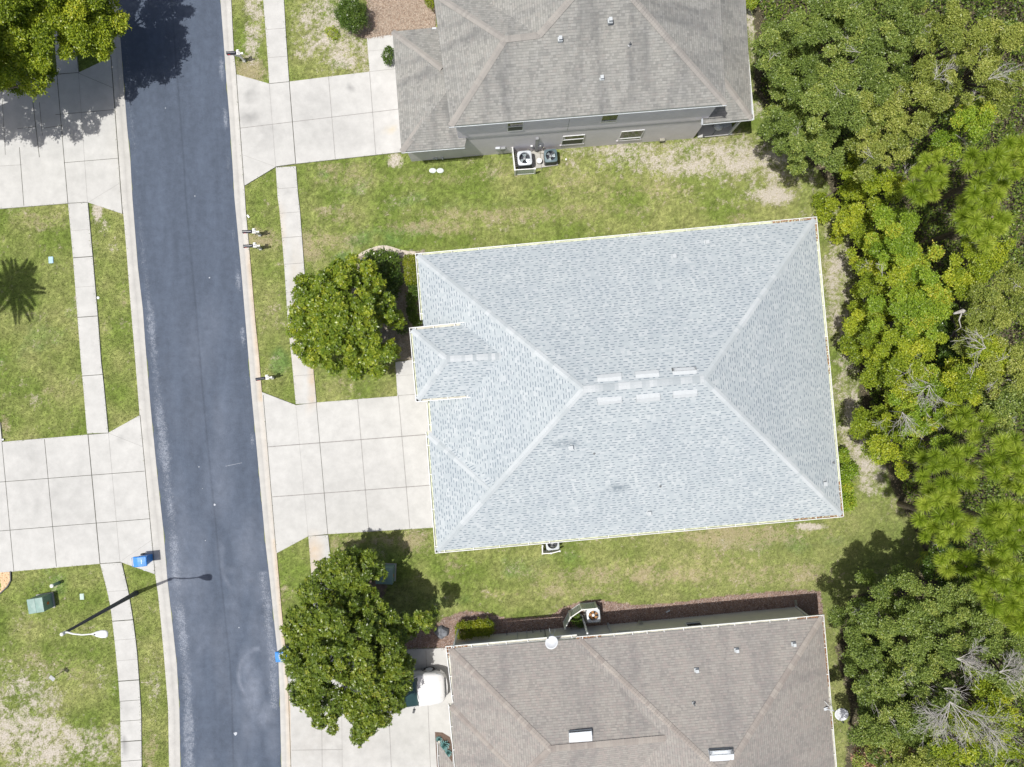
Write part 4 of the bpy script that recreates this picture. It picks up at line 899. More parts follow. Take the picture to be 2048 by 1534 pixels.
# ---- mailboxes
def mailbox(loc, rz, label, white_top=False):
    t = thing('mailbox', loc, label, 'mailbox', 'mailboxes on white posts along the kerb', rz)
    b = MB(); b.box((0, 0, 0), (.10, .10, 1.08)); b.box((0, 0, 1.08), (.15, .15, .03)); b.box((0, 0, 1.11), (.11, .11, .06), 0, 0, .3)
    b.box((0, 0, 0), (.14, .14, .16)); b.build('post', M['white_plastic'], t)
    a = MB(); a.bar((.26, 0, .93), (-.62, 0, .93), .085, .09); a.bar((-.0, 0, .55), (-.42, 0, .93), .05, .06); a.box((.27, 0, .92), (.04, .11, .11)); a.build('bracket', M['white_plastic'], t)
    n = 9; mbx = MB(); prof = [(-.085, 0)]+[(-.085*math.cos(math.pi*k/(n-1)), .11+.085*math.sin(math.pi*k/(n-1))) for k in range(n)]+[(.085, 0)]
    A = [Vector((-.10, y, 1.03+z)) for y, z in prof]; B = [Vector((-.60, y, 1.03+z)) for y, z in prof]
    mbx.poly(A); mbx.poly(B[::-1])
    for i in range(len(prof)):
        j = (i+1) % len(prof); mbx.poly([A[i], B[i], B[j], A[j]])
    box = mbx.build('letter_box', M['black'], t)
    d = MB(); A = [Vector((-.60, y*1.08, 1.025+z*1.05)) for y, z in prof]; B = [Vector((-.625, y*1.08, 1.025+z*1.05)) for y, z in prof]; d.poly(A); d.poly(B[::-1])
    for i in range(len(prof)):
        j = (i+1) % len(prof); d.poly([A[i], B[i], B[j], A[j]])
    d.build('door', M['black'], box)
    f = MB(); f.box((-.5, -.095, 1.10), (.14, .012, .045)); f.build('flag', M['red'], box)
    w = MB(); w.box((.0, .0, 1.035), (.24, .20, .03)) ; w.tube([(.06, .12, .98), (.06, .12, 1.2)], .035, 8); w.box((.02, .13, 1.0), (.16, .10, .12)); w.build('plaque', M['white_plastic'], t)
    return t
m0 = mailbox(gp_(489.5, 123), ANG*-0+math.radians(4), 'black letter box on a white post beside the top right driveway')
copy_thing(m0, gp_(520.6, 471), math.radians(2), 'upper black letter box of the close pair on the right verge')
copy_thing(m0, gp_(522.3, 498.5), math.radians(4), 'lower black letter box of the close pair on the right verge')
copy_thing(m0, gp_(546.5, 756), math.radians(8), 'lone black letter box on a white post just above the middle driveway')

# ---- street lamp
base = gp_(272, 1186); t = thing('street_lamp', base, 'tall grey street lamp with a long arm and white teardrop head on the left verge', 'street lamp')
pb = MB(); pb.tube([(0, 0, 0), (0, 0, .5), (0, 0, 6.6)], [.17, .13, .065], 12); pb.build('pole', M['conc_dark'], t)
pb = MB(); pb.lathe((0, 0, 6.55), [(.085, 0), (.09, .12), (.09, .3), (.0, .36)], 12); pb.build('pole_cap', M['white'], t)
hp = P(199, 1268, 7.0)-base; tp_ = Vector((0, 0, 6.62))
ab = MB(); ab.tube([tp_, tp_+Vector((.22, .08, .12)), tp_+Vector((.6, .03, .22)), tp_+Vector((1.1, .02, .32)), Vector((hp.x-.35, hp.y, 7.0))], [.05, .045, .04, .036, .034], 8); ab.build('arm', M['white'], t)
h = MB(); N = 14; secs = [(-.42, .035, .03), (-.30, .07, .05), (-.12, .15, .075), (.12, .21, .09), (.32, .20, .085), (.42, .13, .06), (.45, .0, .0)]
rr = []
for x, w_, h_ in secs: rr.append([Vector((hp.x+x, hp.y+w_*math.cos(2*math.pi*k/N), 7.0+h_*math.sin(2*math.pi*k/N)*(1 if math.sin(2*math.pi*k/N) > 0 else .6))) for k in range(N)])
for i in range(len(rr)-1):
    for k in range(N): h.poly([rr[i][k], rr[i+1][k], rr[i+1][(k+1) % N], rr[i][(k+1) % N]])
hd = h.build('lamp_head', M['white'], t, smooth=True)
s = MB(); s.lathe((hp.x-.2, hp.y, 7.07), [(.035, 0), (.035, .05), (.0, .06)], 8); s.build('photocell', M['dark'], hd)
c = gp_(266, 1192); mb = MB(c); mb.lathe(c, [(.07, 0), (.08, .05), (.0, .07)], 12); tag(mb.build('ground_marker', M['white_plastic']), 'small white cap in the grass at the foot of the street lamp', 'ground marker')

# ---- blue recycling carts
def cart(loc, rz, label):
    t = thing('recycling_cart', loc, label, 'recycling cart', 'blue wheeled carts at the kerb', rz)
    b = MB()
    lo = [(-.24, -.20), (.26, -.20), (.26, .20), (-.24, .20)]; hi = [(-.34, -.28), (.34, -.28), (.34, .28), (-.34, .28)]
    b.hexa([Vector((x, y, .06)) for x, y in lo]+[Vector((x, y, .98)) for x, y in hi])
    b.hexa([Vector((x*1.07, y*1.07, .90)) for x, y in hi]+[Vector((x*1.07, y*1.07, .98)) for x, y in hi]); b.build('body', M['blue'], t)
    l = MB(); rows = []
    for x, z in ((-.40, 1.0), (-.36, 1.04), (-.1, 1.075), (.15, 1.075), (.36, 1.03), (.40, .99)):
        w_ = .30 if abs(x) < .38 else .27; rows.append([Vector((x, -w_, z-.03)), Vector((x, -w_*.85, z)), Vector((x, 0, z+.015)), Vector((x, w_*.85, z)), Vector((x, w_, z-.03))])
    for i in range(len(rows)-1):
        for k in range(4): l.poly([rows[i][k], rows[i+1][k], rows[i+1][k+1], rows[i][k+1]])
    for q in rows: q
    edge = [rows[0][0], rows[0][4]]; l.hexa([Vector((-.40, -.30, .97)), Vector((.40, -.30, .97)), Vector((.40, .30, .97)), Vector((-.40, .30, .97)), Vector((-.40, -.30, .985)), Vector((.40, -.30, .985)), Vector((.40, .30, .985)), Vector((-.40, .30, .985))])
    l.bar((-.2, -.22, 1.06), (.25, -.22, 1.06), .02, .012); l.bar((-.2, .22, 1.06), (.25, .22, 1.06), .02, .012); l.bar((.25, -.22, 1.055), (.25, .22, 1.055), .02, .012)
    lid = l.build('lid', M['blue'], t)
    e = MB()
    for k in range(4): e.box((.13+.0*k, -.10+.065*k, 1.093-abs(k-1.5)*.003), (.05, .035, .003))
    e.build('lettering', M['white'], lid)
    h_ = MB(); h_.tube([(-.40, -.26, .98), (-.47, -.26, 1.0), (-.47, .26, 1.0), (-.40, .26, .98)], .018, 8); h_.build('handle', M['blue'], t)
    for y in (-.25, .25):
        w_ = MB(); w_.tube([(-.30, y-.03, .12), (-.30, y+.03, .12)], .12, 14); w_.build('wheel', M['tyre'], t)
    return t
k0 = cart(gp_(298, 1114.5), ANG, 'blue wheeled cart with a closed lid at the lower corner of the left driveway')
copy_thing(k0, gp_(575, 1300), math.pi+ANG, 'blue cart half hidden under the lower street tree by the kerb')

# ---- transformers and utility lids
def cabinet(px, py, z, dx, dy, rz, label, tilt=.0):
    q = P(px, py, z); loc = Vector((q.x, q.y, 0)); t = thing('transformer_cabinet', loc, label, 'transformer', 'green utility cabinets', rz)
    b = MB(); b.box((0, 0, 0), (dx*1.12, dy*1.08, .07)); b.build('pad', M['concrete2'], t)
    b = MB(); b.box((0, 0, .07), (dx*.98, dy*.98, z-.17)); b.build('body', M['green_box'], t)
    l = MB(); xs = [-dx/2, 0, dx/2]
    for i in (0, 1):
        x0, x1 = xs[i]+(.006 if i else 0), xs[i+1]-(0 if i else .006); c = Vector(((x0+x1)/2, -.02, z+.045)); q = [Vector((x0, -dy/2, z)), Vector((x1, -dy/2, z)), Vector((x1, dy/2, z)), Vector((x0, dy/2, z))]
        for k in range(4): l.poly([q[k], q[(k+1) % 4], c])
        for k in range(4): l.poly([q[(k+1) % 4], q[k], q[k]-Vector((0, 0, .12)), q[(k+1) % 4]-Vector((0, 0, .12))])
    l.build('lid', M['green_box'], t)
    s = MB(); s.box((dx*.49, -.05, z*.45), (.012, .16, .18)); s.build('warning_sticker', simple('orange_sticker', (.55, .16, .05)), t); return t
M['concrete2'] = simple('pad_concrete', (.42, .41, .38), .9, 0, .15, 4)
cabinet(70.8, 1211.5, .95, .92, .86, math.radians(9), 'green utility cabinet on the lawn left of the street lamp')
cabinet(768.5, 1152, .9, 1.0, .98, math.radians(-2), 'green utility cabinet with an oval patch of sun beside the lower street tree')
c = gp_(118, 1165.5); t = thing('pedestal', c, 'short round telecom pedestal with a white cap near the left utility cabinet', 'pedestal')
b = MB(); b.lathe((0, 0, 0), [(.10, 0), (.10, .62), (.09, .64)], 14); b.build('body', M['green_box'], t); b = MB(); b.lathe((0, 0, .62), [(.11, 0), (.115, .05), (.07, .09), (0, .10)], 14); b.build('cap', M['white'], t)
def lid(px, py, w_, l_, rz, mat, label, name='utility_cover'):
    c = gp_(px, py); b = MB(c); b.box(c, (w_, l_, .035), rz); b.box(c+Vector((0, 0, .035)), (w_*.86, l_*.86, .012), rz); return tag(b.build(name, M[mat]), label, 'utility cover')
M['lid_blue'] = simple('lid_pale_blue', (.36, .52, .62), .6); M['lid_green'] = simple('lid_pale_green', (.42, .53, .47), .6)
lid(164.5, 1193, .25, .36, .05, 'lid_green', 'pale green utility cover in the grass right of the left utility cabinet')
lid(102.5, 520, .28, .40, .05, 'lid_blue', 'pale blue utility cover in the grass above the palm shadow')
c = gp_(196.5, 595.5); b = MB(c); b.lathe(c, [(.085, 0), (.085, .03), (.05, .035), (0, .03)], 12); tag(b.build('utility_cover', M['lgrey']), 'small round grey utility cover beside the left sidewalk', 'utility cover')
c = gp_(7.5, 879); b = MB(c); b.lathe(c, [(.06, .055), (.06, .09), (0, .1)], 12); tag(b.build('ground_marker', M['lgrey']), 'tiny round drain cap beside the left edge driveway corner', 'ground marker')
c = gp_(1110+22, 319); b = MB(c); b.lathe(c, [(.06, 0), (.06, .05), (0, .06)], 12); tag(b.build('ground_marker', M['white_plastic']), 'round white drain cap on the grass right of the teal air conditioner', 'ground marker')
c = gp_(497, 433); b = MB(c); b.box(c+Vector((0, 0, .05)), (.1, .2, .01), .6); tag(b.build('litter_paper', M['white']), 'scrap of white paper at the right kerb above the mailbox pair', 'paper')
# marker sign with a bent stake
c = gp_(124, 1343.5); t = thing('marker_sign', c, 'small grey marker plate on a thin stake in the lower left lawn', 'marker sign')
b = MB(); b.tube([(0, 0, 0), (-.02, 0, .5), (0, -.02, .9)], .018, 6); b.build('stake', M['dark'], t); b = MB(); b.box((0, 0, .88), (.22, .34, .03), .9); b.build('plate', M['grey'], t)
# splash pads
for x, lb in ((865.5, 'left oval white splash stone on the grass below the garage corner'), (880.5, 'right oval white splash stone on the grass below the garage corner')):
    c = gp_(x, 341.5); b = MB(c); b.lathe(c, [(.20, 0), (.22, .04), (.16, .07), (0, .075)], 14, 0, 1.0, .72); tag(b.build('splash_stone', simple('pale_stone', (.60, .66, .63), .8, 0, .2, 6)), lb, 'splash stone', 'oval splash stones')

# ---- air conditioners
def ac(px, py, z, sz, rz, top, side, blade, label, nb=3, rot=.3):
    q = P(px, py, z); loc = Vector((q.x, q.y, 0)); t = thing('air_conditioner', loc, label, 'air conditioner', 'outdoor air conditioner units', rz)
    def rsq(h_, r, n=5):
        o = []
        for cx, cy, a0 in ((1, 1, 0), (-1, 1, 90), (-1, -1, 180), (1, -1, 270)):
            for k in range(n): a = math.radians(a0+90*k/(n-1)); o.append(Vector((cx*(h_-r)+r*math.cos(a), cy*(h_-r)+r*math.sin(a), 0)))
        return o
    h_ = sz/2; sq = rsq(h_*.97, .09); b = MB(); n = len(sq)
    zs = np.linspace(.08, z-.09, 17)
    for i in range(len(zs)-1):                                   # louvred sides
        k = .965 if i % 2 else 1.0; A = [p*k+Vector((0, 0, zs[i])) for p in sq]; B = [p*(k)+Vector((0, 0, zs[i+1])) for p in sq]
        for j in range(n): b.poly([A[j], A[(j+1) % n], B[(j+1) % n], B[j]])
        C = [p*(1.965-k)+Vector((0, 0, zs[i+1])) for p in sq]
        for j in range(n): b.poly([B[j], B[(j+1) % n], C[(j+1) % n], C[j]])
    b.build('coil_casing', M[side], t)
    n2 = 40; r = h_*.76; b = MB(); circ = []; sq2 = []
    for k in range(n2):
        a = 2*math.pi*k/n2; q8 = (abs(math.cos(a))**7+abs(math.sin(a))**7)**(-1/7.); circ.append(Vector((r*math.cos(a), r*math.sin(a), 0))); sq2.append(Vector((h_*q8*math.cos(a), h_*q8*math.sin(a), 0)))
    for j in range(n2):
        l = (j+1) % n2; U = Vector((0, 0, z)); D = Vector((0, 0, z-.10))
        b.poly([sq2[j]*.97+U, sq2[l]*.97+U, circ[l]+U+Vector((0, 0, .02)), circ[j]+U+Vector((0, 0, .02))]); b.poly([sq2[j]+D, sq2[l]+D, sq2[l]*.97+U, sq2[j]*.97+U])
        b.poly([circ[j]+U+Vector((0, 0, .02)), circ[l]+U+Vector((0, 0, .02)), circ[l]+Vector((0, 0, z-.25)), circ[j]+Vector((0, 0, z-.25))])
    b.build('top_cover', M[top], t)
    b = MB(); b.lathe((0, 0, z-.35), [(r, 0), (r, .01)], 24); b.build('fan_well', M['black'], t)
    f = MB()
    for k in range(nb):
        a = rot+2*math.pi*k/nb; pts = []
        for rr_, w0, w1 in ((.10, -.38, .38), (.55, -.42, .46), (.93, -.30, .50)):
            pts.append((Vector((r*rr_*math.cos(a+w0), r*rr_*math.sin(a+w0), z-.17)), Vector((r*rr_*math.cos(a+w1), r*rr_*math.sin(a+w1), z-.12))))
        for i in range(2): f.poly([pts[i][0], pts[i+1][0], pts[i+1][1], pts[i][1]])
    fan = f.build('fan', M[blade], t)
    hub = MB(); hub.lathe((0, 0, z-.16), [(.09, 0), (.09, .07), (.05, .09), (0, .095)], 12); hub.build('hub', M['white' if nb > 3 else 'grey'], fan)
    g = MB()
    for rr_ in (.3, .5, .7, .9):
        g.tube([(r*rr_*math.cos(2*math.pi*k/20), r*rr_*math.sin(2*math.pi*k/20), z+.03) for k in range(21)], .0022, 4, cap=False)
    g.bar((0, 0, z+.02), (r*math.cos(.9), r*math.sin(.9), z+.02), .012, .01); g.build('guard', M['grey'], t)
    return t
PADZ = .08
pb_ = MB(gp_(1070, 325)); q = [P(1030, 335.5), P(1030, 303), P(1110, 297), P(1116, 331), P(1071, 337.5)]; pb_.prism([(v.x, v.y) for v in q], 0, .09); tag(pb_.build('equipment_pad', M['concrete2']), 'worn concrete pad under the two air conditioners by the two-storey house', 'concrete pad')
ac(1049.3, 315.8, .95, .86, ANG, 'lgrey', 'dark', 'fan', 'air conditioner with a pale square top behind the small screen at the two-storey house', 3, 1.5)
ac(1101.5, 311, .78, .78, ANG, 'teal_metal', 'dark', 'fan', 'dark teal air conditioner with shiny fan blades at the two-storey house', 3, 2.2)
c = gp_(1078, 325.5); t = thing('bucket', c, 'round white-lidded bucket between the two air conditioners', 'bucket'); b = MB(); b.lathe((0, 0, .09), [(.13, 0), (.155, .30)], 16); b.build('body', M['grey'], t); b = MB(); b.lathe((0, 0, .37), [(.165, 0), (.165, .03), (.15, .04), (0, .035)], 16); b.build('lid', M['white_plastic'], t)
for lb, pts in zip(('thin pipe from the wall to the pale air conditioner', 'pale pipe along the wall foot to the teal air conditioner', 'short hose at the foot of the wall pipe chase', 'white drain pipe crossing the pad between the two air conditioners'), ([(1052, 305, .5), (1058, 297, .5), (1062, 293, .8)], [(1066, 300, .15), (1075, 305, .12), (1087, 307, .2), (1090, 308, .4)], [(1066, 300, .15), (1060, 304, .12), (1055, 307, .3)], [(1080, 301, .12), (1081, 318, .12), (1083, 340, .1)])):
    c = gp_(*pts[0][:2]); hs = MB(c); hs.tube([P(*p) for p in pts], .018, 6); tag(hs.build('drain_hose', M['wood']), lb, 'hose', 'hoses at the air conditioners')

def screen(path, h_, label, gap=True, mat='pvc'):
    o = gp_(*path[0]); t = thing('privacy_screen', o, label, 'screen', 'low plastic privacy screens round the air conditioners')
    for i in range(len(path)-1):
        a, b = gp_(*path[i]), gp_(*path[i+1]); d = b-a; L = d.length; d.normalize(); p = MB(o)
        n = max(3, int(L/.11))
        for k in range(n): p.bar(a+d*(L*k/n+.008)+Vector((0, 0, .06)), a+d*(L*(k+1)/n-.008)+Vector((0, 0, .06)), .018, h_-.10)
        pn = p.build('panel', M[mat], t)
        r = MB(o); r.bar(a+Vector((0, 0, h_-.06)), b+Vector((0, 0, h_-.06)), .05, .06); r.bar(a+Vector((0, 0, .05)), b+Vector((0, 0, .05)), .045, .06); r.build('rail', M['white_plastic'], t)
    for q in path:
        a = gp_(*q); b = MB(o); b.box(a, (.09, .09, h_)); b.box(a+Vector((0, 0, h_)), (.11, .11, .03), 0, 0, .6); b.build('post', M['white_plastic'], t)
    return t
screen([(1025, 306), (1030, 350), (1069, 347.5)], 1.0, 'L-shaped pale privacy screen round the air conditioner at the two-storey house')
screen([(1127, 1243), (1138, 1221.5), (1160, 1206.5), (1189, 1204)], 1.2, 'folded grey privacy screen in the mulch above the bottom house')
screen([(1084, 1086), (1084, 1101), (1101, 1100.5), (1118, 1096)], .75, 'low white slatted screen peeking out under the middle house eave', mat='white_plastic')
ac(1187, 1231.5, .95, .80, ANG, 'lgrey', 'grey', 'rust', 'air conditioner filled with brown leaves beside the folded screen', 5, .4)
ac(1105, 1087, .80, .80, ANG, 'vent_grey', 'lgrey', 'dark', 'air conditioner mostly hidden below the middle house eave')
c = gp_(1187, 1231); mb = MB(c); mb.box(P(1184, 1229)-Vector((0, 0, 0)), (1.0, 1.0, .05), ANG); tag(mb.build('equipment_pad', M['concrete2']), 'concrete pad under the leaf-filled air conditioner', 'concrete pad')

# ---- satellite dishes
def dish(c, axis, r, ecc, label, foot):
    c = Vector(c); t = thing('satellite_dish', c, label, 'satellite dish', 'grey satellite dishes on the bottom house')
    ax = Vector(axis).normalized(); a = ax.cross(Vector((0, 0, 1))).normalized(); b = a.cross(ax).normalized(); d = MB(); n = 22; prev = None
    for k in range(6):
        rr_ = k/5; ring = [a*(math.cos(2*math.pi*j/n)*r*rr_)+b*(math.sin(2*math.pi*j/n)*r*ecc*rr_)+ax*(rr_*rr_*.11) for j in range(n)]
        if prev:
            for j in range(n): d.poly([prev[j], prev[(j+1) % n], ring[(j+1) % n], ring[j]])
        prev = ring
    rim = [q*1.02-ax*.025 for q in prev]
    for j in range(n): d.poly([prev[j], prev[(j+1) % n], rim[(j+1) % n], rim[j]])
    d.build('reflector', simple('dish_grey', (.60, .62, .65), .45, 0, .05, 4), t, smooth=True)
    m_ = MB(); f = Vector(foot)-c; m_.tube([-ax*.03, f*.45+Vector((0, 0, -.1)), f], .028, 8); m_.box(f-Vector((0, 0, .03)), (.22, .16, .03), .3); m_.tube([f*.5, f+Vector((-.1, .45, .03))], .012, 6); m_.tube([f*.5, f+Vector((.25, .4, .02))], .012, 6); m_.build('mount', M['lgrey'], t)
    e = MB(); tip = ax*.50-b*r*.55; e.tube([-b*r*.92+ax*.06, tip], .014, 6); e.build('feed_arm', M['grey'], t); e = MB(); e.lathe(tip, [(.0, -.05), (.045, -.04), (.045, .04), (0, .05)], 10); e.build('feed_horn', M['black'], t); return t
dish(P(1104, 1285.5, 3.55), (-.28, .42, .75), .37, .92, 'oval satellite dish above the gutter at the top of the bottom house', P(1102, 1272, 2.6))
dish(P(1682, 1427, 3.75), (-.05, -.12, 1), .37, .98, 'round satellite dish overhanging the right gutter of the bottom house', P(1652, 1418, 3.12))

# ---- porch things of the two-storey house
c = gp_(1429, 262); t = thing('kettle_grill', c, 'round silver kettle grill under the corner roof of the two-storey house', 'grill')
b = MB(); b.lathe((0, 0, .62), [(.0, -.02), (.18, .04), (.27, .16), (.28, .2)], 16); b.build('bowl', M['dark'], t); b = MB(); b.lathe((0, 0, .82), [(.285, 0), (.25, .12), (.12, .2), (.0, .22)], 16); b.lathe((0, 0, 1.03), [(.03, 0), (.03, .05), (0, .05)], 8); b.build('lid', M['lgrey'], t)
for k in range(3):
    a = 2.1*k; b = MB(); b.tube([(.2*math.cos(a), .2*math.sin(a), .68), (.32*math.cos(a), .32*math.sin(a), .06)], .014, 6); b.build('leg', M['dark'], t)
c = gp_(1448, 252); t = thing('folding_chair', c, 'pale folding chair under the corner roof of the two-storey house', 'chair', None, .4)
b = MB(); b.box((0, 0, .43), (.48, .46, .03)); b.build('seat', M['lgrey'], t); b = MB(); b.bar((-.24, .24, .44), (-.24, .42, .95), .03, .03); b.bar((.24, .24, .44), (.24, .42, .95), .03, .03); b.hexa([Vector(v) for v in ((-.22, .28, .56), (.22, .28, .56), (.22, .31, .56), (-.22, .31, .56), (-.22, .39, .92), (.22, .39, .92), (.22, .42, .92), (-.22, .42, .92))]); b.build('backrest', M['lgrey'], t)
for x in (-.22, .22):
    for y0, y1 in ((-.22, .24), (.22, -.2)): b = MB(); b.tube([(x, y0, .44), (x, y1, .05)], .012, 6); b.build('leg', M['grey'], t)
# splash block, boulder, tools
c = gp_(884, 1263); bmr = MB(c); n = 12
for (z0, k0, z1, k1) in ((0, 1.05, .15, 1.0), (.15, 1.0, .32, .78), (.32, .78, .40, .3)):
    for j in range(n):
        def pt(jj, k, z): a = 2*math.pi*jj/n; w_ = 1+.14*math.sin(jj*2.3); return c+Vector((.42*k*w_*math.cos(a), .36*k*w_*math.sin(a), z+.03*math.sin(jj*1.7)))
        bmr.poly([pt(j, k0, z0), pt((j+1) % n, k0, z0), pt((j+1) % n, k1, z1), pt(j, k1, z1)])
bmr.poly([pt(j, .3, .40) for j in range(n)]); tag(bmr.build('boulder', M['rock']), 'blue-grey boulder in the mulch left of the clipped hedges', 'boulder')
c = gp_(1335, 1222); b = MB(c); b.bar(P(1331.5, 1224)+Vector((0, 0, .04)), P(1339.5, 1220)+Vector((0, 0, .04)), .07, .04); tag(b.build('plastic_edging', M['lgrey']), 'short pale scrap lying in the shaded mulch above the bottom house', 'scrap')

# ---- rock bed at the left edge
o = gp_(8, 1165); eb = MB(o); path = [(22.5, 1142), (23, 1160), (17, 1172), (0, 1188), (-30, 1205)]
for i in range(len(path)-1): eb.bar(P(*path[i]), P(*path[i+1]), .06, .09)
tag(eb.build('bed_edging', M['dark']), 'thin dark edging round the tan rock bed at the left edge', 'edging')
def inpoly1(x, y, poly): return bool(inpoly(np.array([x]), np.array([y]), poly)[0])
V = []; F = []; rn = []
rkp = [(-40, 1145), (21, 1144), (21.5, 1160), (15, 1171), (0, 1186), (-40, 1205)]
for _ in range(5200):
    x, y = random.uniform(-40, 22), random.uniform(1143, 1204)
    if not inpoly1(x, y, rkp) or inpoly1(x, y, [(-5, 1160), (2, 1158), (3, 1180), (-5, 1180)]): continue
    p = P(x, y); s = random.uniform(.025, .055); k = len(V); a0 = random.uniform(0, 3); zz = random.uniform(.0, .04)
    for j in range(5): V.append((p.x+s*math.cos(a0+j*1.257), p.y+s*math.sin(a0+j*1.257)*.8, zz))
    V.append((p.x, p.y, zz+s*.9))
    for j in range(5): F.append((k+j, k+(j+1) % 5, k+5)); rn.append(random.random())
tag(raw_mesh('pebbles', np.array(V), np.array(F), M['pebble_r'] if 'pebble_r' in M else leafmat('pebble_mix', [(.34, .19, .09), (.60, .42, .26), (.72, .60, .42), (.66, .45, .25)], .0, .8), rnd=np.array(rn)), 'tan and cream pebbles of the bed at the left edge', kind='stuff')

# ---- white car
def car(loc, rz, label):
    t = thing('car', loc, label, 'car', None, rz)
    L, Wd = 4.9, 1.0
    # sections front (+x) to rear: x, half width, z of bonnet/deck edge, z of centre
    S = [(2.46, .52, .62, .66), (2.42, .70, .80, .84), (2.30, .84, .90, .95), (2.0, .93, .98, 1.04), (1.5, .97, 1.04, 1.10), (1.0, .98, 1.08, 1.14), (.86, .985, 1.09, 1.14), (-.5, .99, 1.10, 1.12), (-1.9, .98, 1.10, 1.12), (-2.3, .93, 1.06, 1.08), (-2.44, .82, .9, .92)]
    b = MB(); rows = []
    for x, w_, ze, zc in S:
        bot = .34 if abs(x) < 2.2 else .42
        rows.append([Vector((x, -w_*.9, bot)), Vector((x, -w_, bot+.18)), Vector((x, -w_*1.01, ze-.22)), Vector((x, -w_*.96, ze-.04)), Vector((x, -w_*.86, ze+.01)), Vector((x, -w_*.45, zc)), Vector((x, 0, zc+.01))])
        rows[-1] += [Vector((p.x, -p.y, p.z)) for p in rows[-1][:-1][::-1]]
    n = len(rows[0])
    for i in range(len(rows)-1):
        for k in range(n-1): b.poly([rows[i][k], rows[i][k+1], rows[i+1][k+1], rows[i+1][k]][::-1])
        b.poly([rows[i][0], rows[i+1][0], rows[i+1][-1], rows[i][-1]][::-1])
    b.poly(rows[0]); b.poly(rows[-1][::-1])
    body = b.build('body', M['paint'], t, smooth=True)
    r = MB(); r.hexa([Vector(v) for v in ((.05, -.72, 1.60), (-1.9, -.70, 1.60), (-1.9, .70, 1.60), (.05, .72, 1.60), (.0, -.62, 1.67), (-1.85, -.60, 1.67), (-1.85, .60, 1.67), (.0, .62, 1.67))]); r.build('roof', M['paint'], t)
    g = MB(); g.poly([Vector(v) for v in ((.88, -.86, 1.12), (.88, .86, 1.12), (.05, .70, 1.61), (.05, -.70, 1.61))]); g.poly([Vector(v) for v in ((.88, -.86, 1.12), (.98, 0, 1.14), (.88, .86, 1.12))]); g.build('windscreen', M['winds'], t)
    for s_ in (-1, 1):
        g = MB(); q = [(.88, .87*s_, 1.12), (.05, .715*s_, 1.60), (-1.9, .70*s_, 1.60), (-2.25, .87*s_, 1.10)]; g.poly([Vector(v) for v in (q if s_ < 0 else q[::-1])]); g.build('side_window', M['winds'], t)
        p = MB(); p.tube([(.88, .87*s_, 1.12), (.05, .72*s_, 1.61)], .035, 6); p.build('pillar', M['paint'], t)
        m_ = MB(); m_.hexa([Vector(v) for v in ((.55, 1.02*s_, 1.10), (.70, 1.04*s_, 1.10), (.62, 1.24*s_, 1.10), (.50, 1.22*s_, 1.10), (.55, 1.02*s_, 1.24), (.70, 1.04*s_, 1.24), (.62, 1.24*s_, 1.24), (.50, 1.22*s_, 1.24))]); m_.bar((.62, .9*s_, 1.12), (.62, 1.06*s_, 1.14), .05, .04); m_.build('mirror', M['dark'], t)
        h_ = MB(); h_.hexa([Vector(v) for v in ((2.20, .62*s_, .74), (2.41, .60*s_, .74), (2.30, .80*s_, .76), (2.0, .93*s_, .80), (2.18, .60*s_, .90), (2.36, .58*s_, .88), (2.26, .79*s_, .91), (1.98, .90*s_, .98))]); h_.build('headlight', M['lgrey'], t)
        for x in (1.5, -1.45):
            w_ = MB(); w_.tube([(x, (.78)*s_, .36), (x, .955*s_, .36)], .35, 20); ty = w_.build('tyre', M['tyre'], t); w_ = MB(); w_.tube([(x, .94*s_, .36), (x, .965*s_, .36)], .22, 14); w_.build('rim', M['lgrey'], ty)
            a_ = MB(); pts = [Vector((x+.44*math.cos(math.pi*k/8), .995*s_, .36+.44*math.sin(math.pi*k/8))) for k in range(9)]; a_.tube(pts, .02, 5); a_.build('wheel_arch', M['dark'], t)
    bp = MB(); pts = [(2.20, .88), (2.42, .72), (2.55, .40), (2.58, 0), (2.55, -.40), (2.42, -.72), (2.20, -.88)]
    for i in range(6): bp.bar(Vector((pts[i][0]-.05, pts[i][1], .42)), Vector((pts[i+1][0]-.05, pts[i+1][1], .42)), .10, .20)
    bp.build('bumper', M['paint'], t)
    gr = MB()
    for z in (.66, .72, .78): gr.bar((2.44, -.55, z), (2.44, .55, z), .05, .03)
    gr.build('grille', M['dark'], t)
    cr = MB(); cr.bar((.95, -.35, 1.155), (2.25, -.5, .97), .012, .006); cr.bar((.95, .35, 1.155), (2.25, .5, .97), .012, .006); cr.build('bonnet_crease', M['lgrey'], t)
    wp = MB(); wp.tube([(.93, -.5, 1.16), (.80, .1, 1.20)], .01, 5); wp.tube([(.93, .15, 1.16), (.80, .68, 1.19)], .01, 5); wp.build('wiper', M['dark'], t)
    return t
fc = P(892, 1374, .8); dirv = Vector((math.cos(math.radians(3.0)), math.sin(math.radians(3.0)), 0)); cc = Vector((fc.x, fc.y, .05))-dirv*2.5; cc.z = .05
car(cc, math.radians(3.0), 'white car parked nose-in under the lower street tree')
